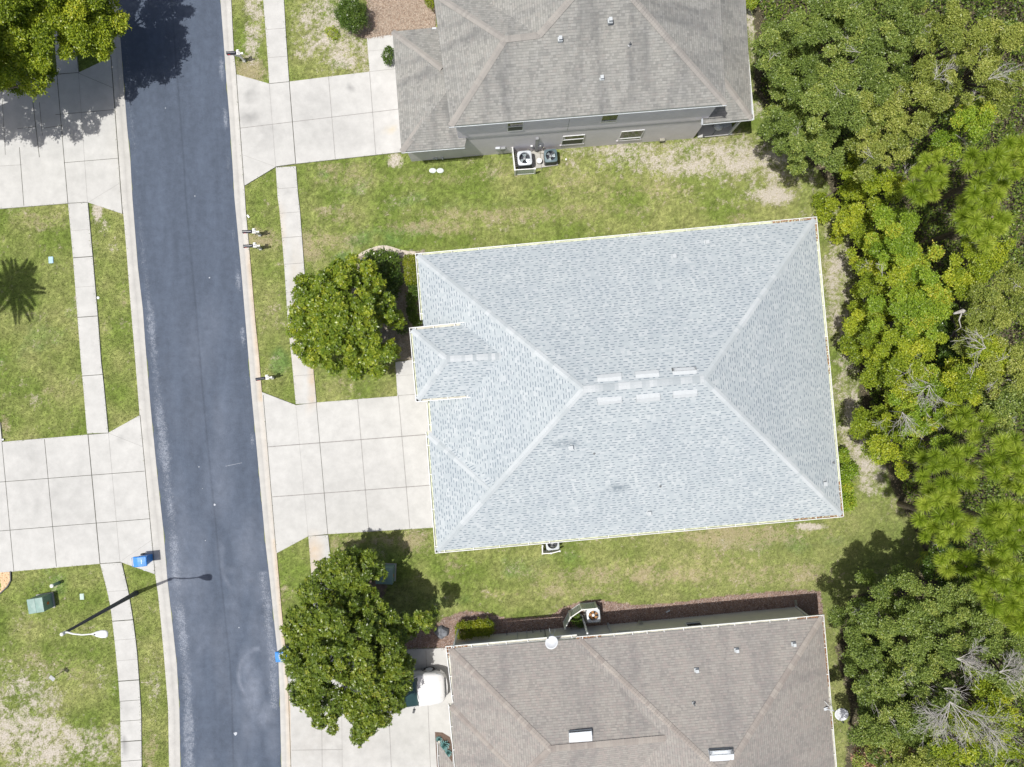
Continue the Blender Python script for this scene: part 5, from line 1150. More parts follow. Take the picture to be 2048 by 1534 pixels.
# ================================================================== VEGETATION
def nrm(a): return a/np.maximum(np.linalg.norm(a, axis=-1, keepdims=True), 1e-9)
def leaf_cloud(name, B, A, Wd, rnd, mat, parent, origin, fold=0.0):
    """leaves as kite-shaped quads: base B, axis A (full length vector), half-width vector Wd"""
    B = B-np.array(origin)[None]; n = len(B)
    V = np.empty((n, 4, 3)); V[:, 0] = B; V[:, 1] = B+A*.45+Wd; V[:, 2] = B+A; V[:, 3] = B+A*.45-Wd
    return raw_mesh(name, V.reshape(-1, 3), np.arange(4*n).reshape(n, 4), mat, parent, rnd=rnd)
def lobe_points(r_, lobes, dens, cull=.78, zmin=-.35):
    """points on lobes (cx,cy,cz,r,fz): centre, radius, vertical squash"""
    P_, N_, I_ = [], [], []; L = np.array(lobes)
    for i, (cx, cy, cz, r, fz) in enumerate(lobes):
        n = int(dens*2*math.pi*r*r*(1+.5*fz)); d = nrm(r_.randn(n*2, 3)); d = d[d[:, 2] > zmin][:n]
        rad = r*(1-.45*r_.rand(len(d))**1.6)*(1+.22*np.sin(d[:, 0]*6+i)*np.cos(d[:, 1]*7+i*2)); rad = rad*np.where(r_.rand(len(d)) < .14, 1+.45*r_.rand(len(d)), 1)
        p = np.array([cx, cy, cz])+d*rad[:, None]*np.array([1, 1, fz])
        keep = np.ones(len(p), bool)
        near = np.hypot(L[:, 0]-cx, L[:, 1]-cy) < (L[:, 3]+r)
        for j in np.where(near)[0]:
            if j == i: continue
            q = (p-L[j, :3])/np.array([1, 1, L[j, 4]]); keep &= np.linalg.norm(q, axis=1) > L[j, 3]*cull
        P_.append(p[keep]); N_.append(d[keep]); I_.append(np.full(keep.sum(), i))
    return np.concatenate(P_), np.concatenate(N_), np.concatenate(I_)
def foliage(r_, lobes, dens, kind, size, shades=(.15, .95)):
    p, d, idx = lobe_points(r_, lobes, dens); n = len(p); li = r_.rand(len(lobes))[idx]
    zn = (p[:, 2]-p[:, 2].min())/(np.ptp(p[:, 2])+1e-6)
    if kind == 'rosette':
        k = 8; p = np.repeat(p, k, 0); d0 = nrm(np.repeat(d, k, 0)+np.array([0, 0, .5])); base = np.repeat(r_.rand(n), k); ph = np.repeat(r_.rand(n)*6.28, k)+np.tile(np.arange(k)*2*np.pi/k*1.0, n)+r_.randn(n*k)*.25
        ref = np.cross(d0, np.array([.3, .5, .81])); t1 = nrm(ref); t2 = np.cross(d0, t1)
        rad = t1*np.cos(ph)[:, None]+t2*np.sin(ph)[:, None]; el = r_.uniform(.0, .75, n*k)
        A = nrm(rad*np.cos(el)[:, None]+d0*np.sin(el)[:, None])*size*r_.uniform(.75, 1.2, n*k)[:, None]
        Wd = nrm(np.cross(A, d0))*size*.24; rnd = np.clip(.12+.45*base**1.3+.22*np.repeat(li, k)+.22*r_.rand(n*k)**3, 0, 1)
        return p+rad*size*.06, A, Wd, rnd
    A = nrm(d*.55+r_.randn(n, 3)*.75+np.array([0, 0, .12]))*size*r_.uniform(.7, 1.3, n)[:, None]
    up = nrm(d*.8+np.array([0, 0, .9])+r_.randn(n, 3)*.55); Wd = nrm(np.cross(A, up))*size*r_.uniform(.26, .38, n)[:, None]
    rnd = np.clip(.05+.40*li+.5*r_.rand(n)+.1*zn, 0, 1); return p, A, Wd, rnd
def sublobes(r_, cx, cy, zt, R, depth, k=1.0, jit=.2, rs=.42, hole=.12, deep=1.1):
    """leaf tufts spread through one bough: radius about rs metres, uneven height, some left out"""
    m = max(4, int(k*1.05*(R/rs)**2)); out = []
    for i in range(m):
        if r_.rand() < hole: continue
        rr_ = math.sqrt((i+.3)/m)*(R-.35*rs); a = i*2.39996+r_.uniform(-.6, .6); rr_ *= 1+r_.uniform(-jit, jit*.8); s = rs*r_.uniform(.6, 1.35)
        out.append((cx+rr_*math.cos(a), cy+rr_*math.sin(a), max(.4, zt-s-depth*(rr_/R)**2-deep*r_.rand()**1.8), s, r_.uniform(.5, .8)))
    return out
def branch(mb, p, d, L, r, depth, r_, n=5, kids=3, spread=.7, droop=0.0, taper=.55):
    pts = [Vector(p)]; dd = Vector(d).normalized(); k = 4
    for i in range(k):
        dd = (dd+Vector(r_.uniform(-.22, .22, 3))+Vector((0, 0, -droop*.1))).normalized(); pts.append(pts[-1]+dd*(L/k))
    mb.tube(pts, [r*(1-(1-taper)*i/k) for i in range(k+1)], n, cap=False)
    if depth > 0:
        for j in range(kids):
            t = 1+int(r_.rand()*k); q = pts[min(t, k)]; nd = (dd+Vector(r_.uniform(-spread, spread, 3))).normalized(); nd.z = nd.z*.7+.05
            branch(mb, q, nd, L*r_.uniform(.5, .75), max(.006, r*taper*.8), depth-1, r_, max(3, n-1), kids, spread, droop, taper)
def trunk(parent, origin, base, lobes, r_, rad=.22, mat='bark', zfork=None):
    mb = MB(origin); top = sum((Vector(l[:3]) for l in lobes), Vector())/len(lobes); zf = zfork or top.z*.42
    f = Vector((base.x*.6+top.x*.4, base.y*.6+top.y*.4, zf)); mb.tube([base-Vector((0, 0, .1)), base+Vector((0, 0, .25)), base.lerp(f, .6)+Vector((r_.uniform(-.1, .1), r_.uniform(-.1, .1), 0)), f], [rad*1.5, rad*1.05, rad*.85, rad*.7], 9)
    for l in sorted(lobes, key=lambda l: -l[3])[:12]:
        c = Vector(l[:3]); m = f.lerp(c, .5)+Vector((r_.uniform(-.25, .25), r_.uniform(-.25, .25), -.15)); mb.tube([f-Vector((0, 0, .1)), m, c], [rad*.5, rad*.3, rad*.1], 6, cap=False)
    return mb.build('trunk', M[mat], parent)
def tree(name, discs, label, mat, kind='leaf', size=.13, dens=330, seed=1, cat='tree', group=None, rad=.22, depthk=.55, dead=0, rs=.42, k=1.0, base=None, lean=1.2, hole=.12, deep=1.1):
    """discs: (px, py, px radius, top z)"""
    r_ = np.random.RandomState(seed); lobes = []
    for (px, py, pr, zt) in discs:
        R = pr*(CAMH-zt+.8)/FPX; c = P(px, py, zt-R*.35); lobes += sublobes(r_, c.x, c.y, zt, R, R*depthk, k, rs=rs, hole=hole, deep=deep)
    px, py, pr, zt = discs[0]; c = P(px, py, zt-1); b = gp_(*base) if base else Vector((c.x*(1+lean/max(8., c.length)), c.y*(1+lean/max(8., c.length)), 0)); b.z = 0
    t = thing(name, b, label, cat, group)
    B_, A, Wd, rn = foliage(r_, lobes, dens, kind, size); leaf_cloud('crown', B_, A, Wd, rn, M[mat], t, b)
    trunk(t, b, b, lobes, r_, rad)
    if dead:
        for i in range(dead):
            l = lobes[r_.randint(len(lobes))]; p = Vector(l[:3])+Vector((0, 0, l[3]*.45)); mb = MB(b); a = r_.uniform(0, 6.28)
            branch(mb, p, (math.cos(a), math.sin(a), .25), r_.uniform(.35, .8), .013, 2, r_, 4, 4, .9, taper=.6); mb.build('dead_branch', M['deadwood'], t)
    return t
# ---- street trees
tree('magnolia_tree', [(690, 625, 80, 5.6), (632, 612, 58, 4.6), (660, 690, 55, 4.3), (735, 690, 52, 4.4), (745, 610, 50, 4.4), (665, 552, 40, 4.4), (715, 545, 36, 4.0), (604, 650, 30, 3.4), (602, 572, 26, 3.6), (748, 722, 24, 3.0), (705, 728, 28, 3.0), (610, 700, 26, 3.2)],
     'glossy yellow-green street tree between the sidewalk and the middle house', 'leaf_magnolia', 'rosette', .155, 64, 3, rad=.16, rs=.40, lean=.2, hole=.05, k=1.1)
tree('magnolia_tree', [(690, 1300, 95, 6.4), (620, 1330, 62, 5.2), (640, 1245, 62, 5.2), (700, 1170, 52, 4.6), (745, 1240, 55, 5.0), (760, 1330, 62, 5.2), (640, 1400, 58, 4.8), (740, 1405, 62, 4.8), (715, 1450, 34, 4.0), (845, 1243, 27, 4.1), (800, 1265, 34, 4.2), (586, 1255, 34, 4.2), (604, 1316, 22, 3.8), (600, 1395, 32, 4.2), (655, 1150, 30, 4.2), (728, 1140, 28, 4.2), (788, 1395, 30, 4.0), (650, 1450, 28, 3.6), (804, 1340, 20, 4.0), (715, 1472, 16, 3.4), (604, 1205, 22, 4.0)],
     'large dark glossy tree overhanging the street and the white car', 'leaf_magnolia2', 'rosette', .16, 62, 5, rad=.22, rs=.40, lean=.2, hole=.04, k=1.15)
tree('shade_tree', [(-110, 80, 110, 7.0), (-190, 78, 105, 10), (-330, 90, 110, 10), (-240, -10, 120, 10.5), (-20, -60, 110, 8), (40, 60, 100, 6.6), (60, 118, 36, 4.6), (15, 122, 40, 4.4), (5, 20, 60, 5.5), (80, 10, 50, 5.8), (30, 100, 46, 5.6)],
     'large yellow-green shade tree in the top left corner', 'leaf_yellow', 'leaf', .12, 500, 11, rad=.24, dead=0, rs=.5, base=(-60, 250))
tree('shade_tree', [(165, 20, 52, 6.2), (150, 60, 36, 5.4), (192, 52, 30, 5.4), (190, 85, 20, 5.0), (130, 30, 34, 5.6), (200, -10, 30, 5.4), (120, 75, 20, 4.8), (160, -60, 70, 6.4)],
     'smaller yellow-green tree arching over the top left sidewalk', 'leaf_yellow', 'leaf', .12, 500, 13, rad=.16, rs=.46, base=(225, 30))

# ---- palm just outside the left edge whose shadow lies on the lawn
b = gp_(-40, 604); t = thing('palm_tree', b, 'slim palm standing just beyond the left edge of the lawn', 'palm')
mb = MB(b); mb.tube([b, b+Vector((.1, 0, 2)), b+Vector((.05, .1, 4.6)), b+Vector((0, 0, 6.6))], [.22, .15, .13, .12], 10); mb.build('trunk', M['bark'], t)
r_ = np.random.RandomState(5); Bs, As, Ws = [], [], []
for i in range(26):
    a = i*2.4+r_.uniform(-.2, .2); el = r_.uniform(-.2, 1.0); L = r_.uniform(1.6, 2.2); p = np.array([b.x, b.y, 6.6]); d = np.array([math.cos(a)*math.cos(el), math.sin(a)*math.cos(el), math.sin(el)])
    for s in range(30):
        f = s/29; q = p+d*L*f+np.array([0, 0, -1.0*f*f]); side = np.cross(d, [0, 0, 1.]); side /= np.linalg.norm(side)
        for sg in (-1, 1): v = side*sg*.75+d*.65+np.array([0, 0, -.25]); Bs.append(q); As.append(v/np.linalg.norm(v)*(.62*(1-abs(f-.45)))); Ws.append(d*.045)
leaf_cloud('crown', np.array(Bs), np.array(As), np.array(Ws), r_.rand(len(Bs)), M['leaf_shrub'], t, b)

# ---- back woods: individual trees (px, py, px radius, top z)
OAKS = [
 ([(1600, 95, 78, 7.6), (1556, 70, 36, 5.6), (1564, 150, 36, 5.8), (1620, 40, 50, 7.0)], 'dark green oak nearest the gutter of the two-storey house', 'leaf_oak', 2, 21),
 ([(1625, 215, 88, 7.6), (1586, 206, 40, 6.0), (1650, 290, 52, 6.4), (1590, 250, 40, 5.6)], 'dark green oak leaning over the lawn corner below the two-storey house', 'leaf_oak', 2, 22),
 ([(1690, 60, 80, 8.2), (1730, 110, 60, 8.0), (1680, -20, 60, 8.0)], 'dark oak at the top edge, second from the two-storey house', 'leaf_oak', 3, 23),
 ([(1790, 90, 84, 8.4), (1800, 20, 60, 8.2), (1760, 160, 50, 8.0)], 'dark oak at the top edge, third from the two-storey house', 'leaf_oak', 3, 24),
 ([(1700, 190, 62, 7.8), (1740, 225, 44, 7.4)], 'mid green oak filling the gap above the pale feathery tree', 'leaf_oak', 2, 25),
 ([(1765, 245, 58, 8.0), (1742, 300, 46, 7.4), (1790, 290, 36, 7.4)], 'pale olive feathery tree left of the first pine', 'leaf_olive', 3, 26),
 ([(1900, 75, 74, 8.6), (1880, 15, 50, 8.2), (1960, 50, 50, 8.4)], 'pale olive tree at the top edge with grey twigs', 'leaf_olive', 5, 27),
 ([(1995, 110, 62, 8.8), (2030, 60, 50, 8.6), (2040, 170, 46, 8.6)], 'pale olive tree in the top right corner', 'leaf_olive', 4, 28),
 ([(1860, 190, 62, 8.2), (1830, 235, 46, 7.8), (1920, 180, 46, 8.2)], 'olive green tree above the first pine', 'leaf_olive', 4, 29),
 ([(1940, 245, 50, 7.6), (1985, 215, 44, 7.8)], 'bright vine-covered tree above the second pine', 'leaf_vine', 4, 30),
 ([(1700, 345, 46, 6.4), (1680, 390, 40, 5.6), (1745, 375, 44, 6.4)], 'yellow-green tree at the lawn edge left of the first pine', 'leaf_yellow', 2, 31),
 ([(1715, 450, 58, 6.6), (1680, 440, 34, 5.4), (1735, 500, 42, 6.2)], 'yellow-green tree level with the top corner of the middle house', 'leaf_yellow', 2, 32),
 ([(1810, 450, 56, 7.6), (1845, 500, 44, 7.4), (1790, 500, 40, 7.0)], 'bright vine-covered tree just below the first pine', 'leaf_vine', 2, 33),
 ([(1765, 545, 62, 7.0), (1740, 585, 46, 6.4), (1815, 560, 44, 7.2)], 'upper of the bright yellow-green trees beside the middle house', 'leaf_yellow', 3, 34),
 ([(1835, 600, 70, 7.8), (1860, 560, 40, 7.6), (1870, 650, 44, 7.4)], 'tallest bright yellow-green tree left of the bare leaning limb', 'leaf_vine', 2, 35),
 ([(1745, 650, 62, 6.8), (1710, 680, 40, 5.8), (1720, 620, 36, 5.8)], 'rounded yellow-green tree overhanging the sandy strip', 'leaf_yellow', 2, 36),
 ([(1830, 695, 62, 7.4), (1785, 715, 46, 6.8), (1875, 690, 32, 7.0)], 'golden yellow-green tree below the bare leaning limb', 'leaf_yellow', 3, 37),
 ([(1965, 530, 58, 7.8), (1930, 560, 36, 7.2), (2010, 500, 44, 7.8)], 'olive yellow tree under the cluster of pines', 'leaf_yellow', 4, 38),
 ([(2010, 610, 62, 8.2), (2045, 560, 40, 8.0), (1980, 660, 40, 7.6)], 'olive yellow tree at the right edge beside the bare limb', 'leaf_olive', 5, 39),
 ([(1965, 740, 62, 8.0), (1930, 780, 42, 7.6), (2000, 700, 42, 8.0)], 'golden olive tree left of the right edge at mid height', 'leaf_yellow', 4, 40),
 ([(2030, 750, 52, 8.4), (2035, 700, 36, 8.2)], 'small golden olive tree on the right edge at mid height', 'leaf_olive', 3, 41),
 ([(1780, 790, 62, 6.8), (1745, 760, 36, 6.0), (1820, 760, 44, 6.8)], 'green tree with many bare grey twigs beside the middle house', 'leaf_yellow', 7, 42),
 ([(1860, 780, 52, 7.4), (1880, 830, 44, 7.0)], 'twiggy green tree between the sandy strip trees and the golden tree', 'leaf_vine', 7, 43),
 ([(1790, 870, 62, 6.8), (1755, 850, 36, 5.8), (1810, 915, 44, 6.4)], 'yellow-green tree opposite the lower right hip of the middle roof', 'leaf_yellow', 3, 44),
 ([(1870, 885, 44, 7.2), (1840, 855, 36, 6.8)], 'bright green vine-covered tree above the large pine group', 'leaf_vine', 3, 45),
 ([(2000, 830, 52, 8.0), (2035, 800, 40, 8.0)], 'dark green tree above the right edge pines', 'leaf_oak', 3, 46),
 ([(1790, 1235, 74, 7.4), (1745, 1255, 50, 6.6), (1830, 1200, 50, 7.2), (1760, 1185, 26, 5.8)], 'dark green oak at the lawn edge nearest the corner of the bottom house', 'leaf_oak', 2, 47),
 ([(1745, 1330, 50, 6.8), (1742, 1370, 32, 5.8), (1770, 1360, 46, 6.6)], 'green oak beside the right gutter of the bottom house', 'leaf_oak', 2, 48),
 ([(1860, 1290, 78, 8.2), (1825, 1345, 52, 7.6), (1895, 1240, 48, 7.8)], 'broad oak in the middle of the lower woods', 'leaf_oak', 3, 49),
 ([(1945, 1235, 60, 8.0), (1920, 1200, 40, 7.6), (1980, 1280, 44, 8.0)], 'shaded dark oak below the large pine group', 'leaf_oak', 3, 50),
 ([(2020, 1330, 66, 8.4), (2040, 1270, 44, 8.2)], 'mid green oak on the right edge of the lower woods', 'leaf_oak', 3, 51),
 ([(1800, 1430, 66, 7.4), (1768, 1425, 36, 6.2), (1760, 1480, 50, 6.8)], 'olive green oak right of the round satellite dish', 'leaf_oak', 3, 52),
 ([(1880, 1420, 64, 8.0), (1850, 1480, 50, 7.6)], 'olive green oak behind the big bare white tree', 'leaf_oak', 3, 53),
 ([(1975, 1420, 66, 8.2), (2030, 1440, 52, 8.4)], 'yellow-tinged oak right of the big bare white tree', 'leaf_yellow', 3, 54),
 ([(1940, 1520, 70, 8.2), (1990, 1500, 44, 8.2), (2040, 1530, 46, 8.2)], 'yellow-tinged oak on the bottom edge by the right corner', 'leaf_yellow', 3, 55),
 ([(1820, 1550, 72, 7.6), (1870, 1530, 44, 7.6)], 'olive oak on the bottom edge below the round satellite dish', 'leaf_olive', 2, 56),
 ([(1885, 1140, 40, 5.6), (1930, 1140, 44, 6.4)], 'dark bushy tree under the lowest pines', 'leaf_shrub', 2, 57),
 ([(1930, 660, 40, 5.0), (1920, 710, 34, 5.0), (1900, 590, 34, 5.0)], 'low shaded tree in the gap under the bare leaning limb', 'leaf_shrub', 1, 58),
]
for discs, label, mat, dead, seed in OAKS:
    discs = [(a+(26 if (340 < b < 960 and a < 1790) else 0), b, c, min(d, 2.8+max(0, a-1675)/150*4.2) if 340 < b < 960 else d) for a, b, c, d in discs]
    k_ = {'leaf_olive': (.09, 620), 'leaf_vine': (.085, 680)}.get(mat, (.095, 620))
    tree('woodland_tree', discs, label, mat, 'leaf', k_[0], k_[1], seed, group='trees of the back woods', rad=.18, dead=(dead+1)//2 if seed < 46 else dead, depthk=.42, rs=.36, lean=2.4, hole=.20, deep=1.9)
# brown dying clump near the bottom edge
tree('dying_tree', [(1772, 1520, 26, 6.6), (1810, 1505, 18, 6.4), (1745, 1535, 16, 6.0)], 'small tree with dead pinkish-brown leaves on the bottom edge of the woods', 'leaf_brown', 'leaf', .12, 240, 71, rad=.08)

# ---- pines with needle puffs
def pine(puffs, label, seed, zt):
    r_ = np.random.RandomState(seed); n = len(puffs); cx = sum(p[0] for p in puffs)/n; cy = sum(p[1] for p in puffs)/n; c = P(cx, cy, zt-2)
    b = Vector((c.x*1.09, c.y*1.06, 0)); tt = Vector((c.x, c.y, zt-1.2)); t = thing('pine_tree', b, label, 'pine tree', 'long-needled pines of the back woods'); tb = MB(b); tb.tube([b, b.lerp(tt, .4)+Vector((.08, .05, 0)), tt], [.20, .14, .06], 9)
    Bs, As, Ws, Rn = [], [], [], []
    for i, (px, py) in enumerate(puffs):
        z = zt-r_.uniform(0, 1.4)-.9*math.hypot(px-cx, py-cy)/70.; c0 = P(px, py, z); h = np.array(c0); ax = nrm(np.array([c0.x-c.x, c0.y-c.y, 1.6])+r_.randn(3)*.2); R = r_.uniform(.44, .66); m = 520
        d = nrm(r_.randn(m, 3)+ax*.55); L = R*r_.uniform(.75, 1.1, m)*(.85+.25*(d@ax)); base = h-ax*r_.uniform(0, .38, m)[:, None]; A = d*L[:, None]+np.array([0, 0, -.08]); W_ = nrm(np.cross(A, r_.randn(m, 3)))*.012
        Bs.append(base); As.append(A); Ws.append(W_); Rn.append(np.clip(r_.uniform(.1, .6)+.45*r_.rand(m), 0, 1))
        q = b.lerp(tt, min(1, max(.45, (z-1.4-r_.uniform(0, 1))/zt))); tb.tube([q, q.lerp(c0, .5)+Vector((0, 0, -.2)), c0-Vector((0, 0, .15))], [.045, .03, .018], 5, cap=False)
    tb.build('trunk', M['bark'], t); leaf_cloud('crown', np.concatenate(Bs), np.concatenate(As), np.concatenate(Ws), np.concatenate(Rn), M['needle'], t, b)
def puffset(seed, cx, cy, rx, ry, n, extra=()):
    r_ = np.random.RandomState(seed); o = list(extra); tries = 0
    while len(o) < n and tries < 4000:
        tries += 1; a = r_.uniform(0, 6.28); q = math.sqrt(r_.rand()); p = (cx+rx*q*math.cos(a), cy+ry*q*math.sin(a))
        if all(math.hypot(p[0]-u[0], p[1]-u[1]) > 24 for u in o): o.append(p)
    return o
pine(puffset(1, 1850, 350, 44, 50, 9, [(1852, 316), (1877, 310), (1826, 378), (1842, 395), (1885, 365)]), 'small pine with round needle puffs left in the upper pine group', 201, 9.4)
pine(puffset(2, 1975, 345, 40, 60, 12, [(1975, 312), (1985, 352), (1958, 365), (1968, 325), (1997, 390)]), 'pine in the centre of the upper pine group', 202, 10.0)
pine(puffset(3, 1965, 440, 44, 42, 11, [(1930, 398), (1945, 415), (1985, 415), (1930, 455), (1975, 490)]), 'lower pine of the upper pine group', 203, 9.8)
pine(puffset(4, 2030, 320, 26, 46, 8, [(2025, 312), (2012, 440)]), 'pine touching the right edge in the upper pine group', 204, 10.2)
pine(puffset(5, 1895, 950, 62, 46, 17, [(1845, 915), (1940, 900), (1890, 925), (1955, 870)]), 'broad pine at the top of the large pine group', 205, 9.6)
pine(puffset(6, 1885, 1045, 56, 46, 16, [(1840, 1040), (1850, 1075), (1895, 1060)]), 'bright pine reaching furthest over the lawn', 206, 9.2)
pine(puffset(7, 2020, 930, 38, 56, 14, [(2005, 910), (2035, 905)]), 'tall pine on the right edge of the large pine group', 207, 10.8)
pine(puffset(8, 2015, 1055, 42, 52, 15, [(2000, 1040)]), 'second pine down on the right edge', 208, 10.6)
pine(puffset(9, 2005, 1165, 48, 56, 16, [(1985, 1120), (2010, 1180)]), 'lowest pine on the right edge', 209, 10.2)
pine(puffset(10, 1915, 1125, 34, 26, 7, [(1905, 1110), (1935, 1140)]), 'small pine above the palmetto fronds', 210, 8.0)
pine(puffset(11, 1945, 845, 34, 20, 6), 'small pine tip above the large pine group', 211, 9.0)
pine(puffset(12, 2030, 1240, 22, 24, 5), 'tiny pine crown on the right edge below the large pines', 212, 9.6)

# ---- palmetto
b = gp_(1862, 1112); t = thing('palmetto', b, 'saw palmetto with fan fronds at the lawn edge below the pines', 'palmetto'); r_ = np.random.RandomState(8); Bs, As, Ws = [], [], []; st = MB(b)
for i in range(13):
    a = r_.uniform(0, 6.28); R = r_.uniform(.5, 1.2); c = np.array([b.x+R*math.cos(a), b.y+R*math.sin(a), r_.uniform(.7, 1.8)]); st.tube([b, Vector(c)], .015, 5, cap=False)
    up = nrm(np.array([math.cos(a)*.6, math.sin(a)*.6, 1.0])); x = nrm(np.cross(up, [.2, .9, .1])); y = np.cross(up, x); a0 = a
    for k in range(26):
        th = a0-2.1+4.2*k/25; v = nrm(x*math.cos(th)+y*math.sin(th)+up*.1); Bs.append(c); As.append(v*r_.uniform(.55, .75)); Ws.append(np.cross(v, up)*.022)
leaf_cloud('frond', np.array(Bs), np.array(As), np.array(Ws), r_.rand(len(Bs)), M['leaf_vine'], t, b); st.build('stem', M['bark'], t)

# ---- bare dead trees
def dead_tree(px, py, z, d, L, r, seed, label, n=5, depth=3, kids=4):
    r_ = np.random.RandomState(seed); c = P(px, py, z); c.z -= .45; r *= .62; b = Vector((c.x*1.12, c.y*1.12, 0)); t = thing('dead_tree', b, label, 'dead tree', 'bare dead trees in the woods')
    tk = MB(b); tk.tube([b, b.lerp(c, .5)+Vector((.1, 0, 0)), c], [r*3, r*2, r*1.0], 7); tk.build('trunk', M['deadwood'], t)
    base = math.atan2(d[1], d[0])
    for i in range(n):
        a = base+(i-(n-1)/2)*.40+r_.uniform(-.2, .2); mb = MB(b); branch(mb, c, (math.cos(a), math.sin(a), .22), L*r_.uniform(.6, 1.15), r, depth, r_, 5, kids+1, .75, taper=.6); mb.build('branch', M['deadwood'], t)
dead_tree(1912, 1412, 8.6, (.05, -1), 1.5, .036, 301, 'big bare white dead tree fanning downward in the lower woods', 6)
dead_tree(1925, 1325, 8.6, (1, .05), .85, .030, 302, 'bare white dead tree fanning right above the biggest one', 4)
dead_tree(2012, 1352, 8.8, (1, .1), .7, .026, 303, 'small bare dead tree on the right edge of the lower woods', 4)
dead_tree(1900, 1385, 8.4, (1, -.2), .6, .024, 304, 'small bare dead top just above the biggest dead tree', 3, 2)
dead_tree(1990, 1470, 8.4, (.8, -.6), .8, .020, 305, 'bare dead tree right of the biggest one near the bottom edge', 4, 2)
dead_tree(1870, 770, 8.0, (-.3, -.9), 1.1, .022, 306, 'grey twiggy dead tree in the trees beside the middle house', 5, 2)
dead_tree(1815, 825, 7.6, (.3, -.9), .9, .022, 307, 'lower grey twiggy dead tree beside the middle house', 4, 2)
dead_tree(1985, 695, 8.8, (-.9, .3), .9, .024, 308, 'bare white dead tree near the right edge at mid height', 4, 2)
dead_tree(1990, 150, 9.2, (.8, .6), .9, .018, 310, 'grey bare twigs in the top right corner', 4, 2, 3)
dead_tree(1880, 150, 8.9, (.6, .5), .8, .016, 311, 'grey bare branches among the olive trees at the top', 4, 2, 3)
b = P(1908, 628, 6.6); bb = Vector((b.x, b.y, 0)); t = thing('dead_tree', bb, 'thick bare grey leaning limb over a dark gap in the woods', 'dead tree', 'bare dead trees in the woods')
mb = MB(bb); mb.tube([P(1975, 640, 1.0), P(1962, 612, 6.0), P(1950, 624, 6.5), P(1938, 630, 6.8), P(1925, 622, 6.8), P(1908, 627, 6.9)], [.16, .15, .14, .13, .11, .05], 8); mb.tube([P(1975, 640, -.05), P(1975, 640, 1.0)], [.2, .16], 8); mb.build('trunk', M['deadwood'], t)
mb = MB(bb); mb.tube([P(1925, 622, 6.8), P(1918, 640, 6.6), P(1922, 655, 6.4), P(1912, 662, 6.2)], [.05, .035, .02, .012], 6); mb.build('branch', M['deadwood'], t)

# ---- shrubs
def shrub(lobes_px, label, mat, size=.07, dens=900, seed=1, name='shrub', cat='shrub', group=None, kind='leaf', z0=None):
    r_ = np.random.RandomState(seed); lobes = []
    for (px, py, pr, h_) in lobes_px:
        R = pr*(CAMH-h_)/FPX; c = P(px, py, max(.12, h_-R*.85)); lobes.append((c.x, c.y, max(.1, h_-R*.85), R, .85))
    b = Vector((lobes[0][0], lobes[0][1], 0)); t = thing(name, b, label, cat, group)
    B_, A, Wd, rn = foliage(r_, lobes, dens, kind, size); leaf_cloud('foliage', B_, A, Wd, rn, M[mat], t, b)
    st = MB(b)
    for l in lobes[:8]: st.tube([Vector((b.x, b.y, 0)).lerp(Vector((l[0], l[1], 0)), .7), Vector(l[:3])], [.03, .015], 5)
    st.build('stem', M['bark'], t); return t
shrub([(702, 30, 30, 1.7), (696, 22, 20, 1.75), (710, 36, 18, 1.6), (700, 40, 18, 1.55)], 'round clipped shrub in the top pine straw bed', 'leaf_shrub', .075, 1100, 1)
shrub([(775, 112, 11, .9), (778, 102, 9, .8), (776, 122, 8, .6)], 'small shrub at the driveway end against the two-storey house', 'leaf_shrub', .08, 700, 2)
shrub([(862, 6, 10, 1.2), (858, -8, 12, 1.2)], 'shrub at the top edge against the two-storey house wall', 'leaf_hedge', .08, 700, 3)
shrub([(1500, 4, 13, 1.2), (1505, -10, 14, 1.2), (1493, 0, 10, 1.0)], 'small bright shrub at the top edge right of the two-storey house', 'leaf_vine', .08, 800, 4)
shrub([(760, 527, 24, 1.5), (738, 535, 20, 1.3), (780, 525, 20, 1.3), (748, 518, 16, 1.2), (770, 548, 20, 1.2), (728, 548, 14, 1.0), (790, 560, 16, 1.2), (780, 580, 16, 1.3)], 'loose leafy shrub in the bed above the street tree', 'leaf_shrub', .12, 420, 5)
shrub([(x, y, 9, 1.0) for y in range(518, 566, 7) for x in (816+(y-518)*.07, 825+(y-518)*.07)], 'clipped yellow-green hedge block along the front of the middle house', 'leaf_hedge', .06, 1300, 6, 'hedge', 'hedge')
shrub([(819+random.uniform(-4, 12)+(y-560)*.10, y, random.uniform(7, 12), random.uniform(.7, 1.1)) for y in range(572, 650, 6)], 'shaggy lower stretch of hedge along the front of the middle house', 'leaf_shrub', .09, 800, 7, 'hedge', 'hedge')
shrub([(803, 657, 12, .8), (800, 652, 8, .8)], 'small round dark shrub at the entry corner of the middle house', 'leaf_shrub', .06, 1000, 8)
shrub([(x, y-(x-918)*.08, 9.5, .95) for x in (921, 929, 938) for y in (1254, 1262, 1268)], 'left block of the bright clipped hedge at the bottom house', 'leaf_hedge', .07, 1300, 9, 'hedge', 'hedge')
shrub([(x, y-(x-950)*.08, 9.5, 1.0) for x in (953, 962, 971, 977) for y in (1250, 1257, 1263)], 'right block of the bright clipped hedge at the bottom house', 'leaf_hedge', .07, 1300, 10, 'hedge', 'hedge')
shrub([(1152, 1240, 9, .8), (1160, 1246, 8, .7), (1146, 1234, 7, .6), (1154, 1231, 5, .9)], 'green shrub shaded behind the folded privacy screen', 'leaf_shrub', .08, 800, 11)
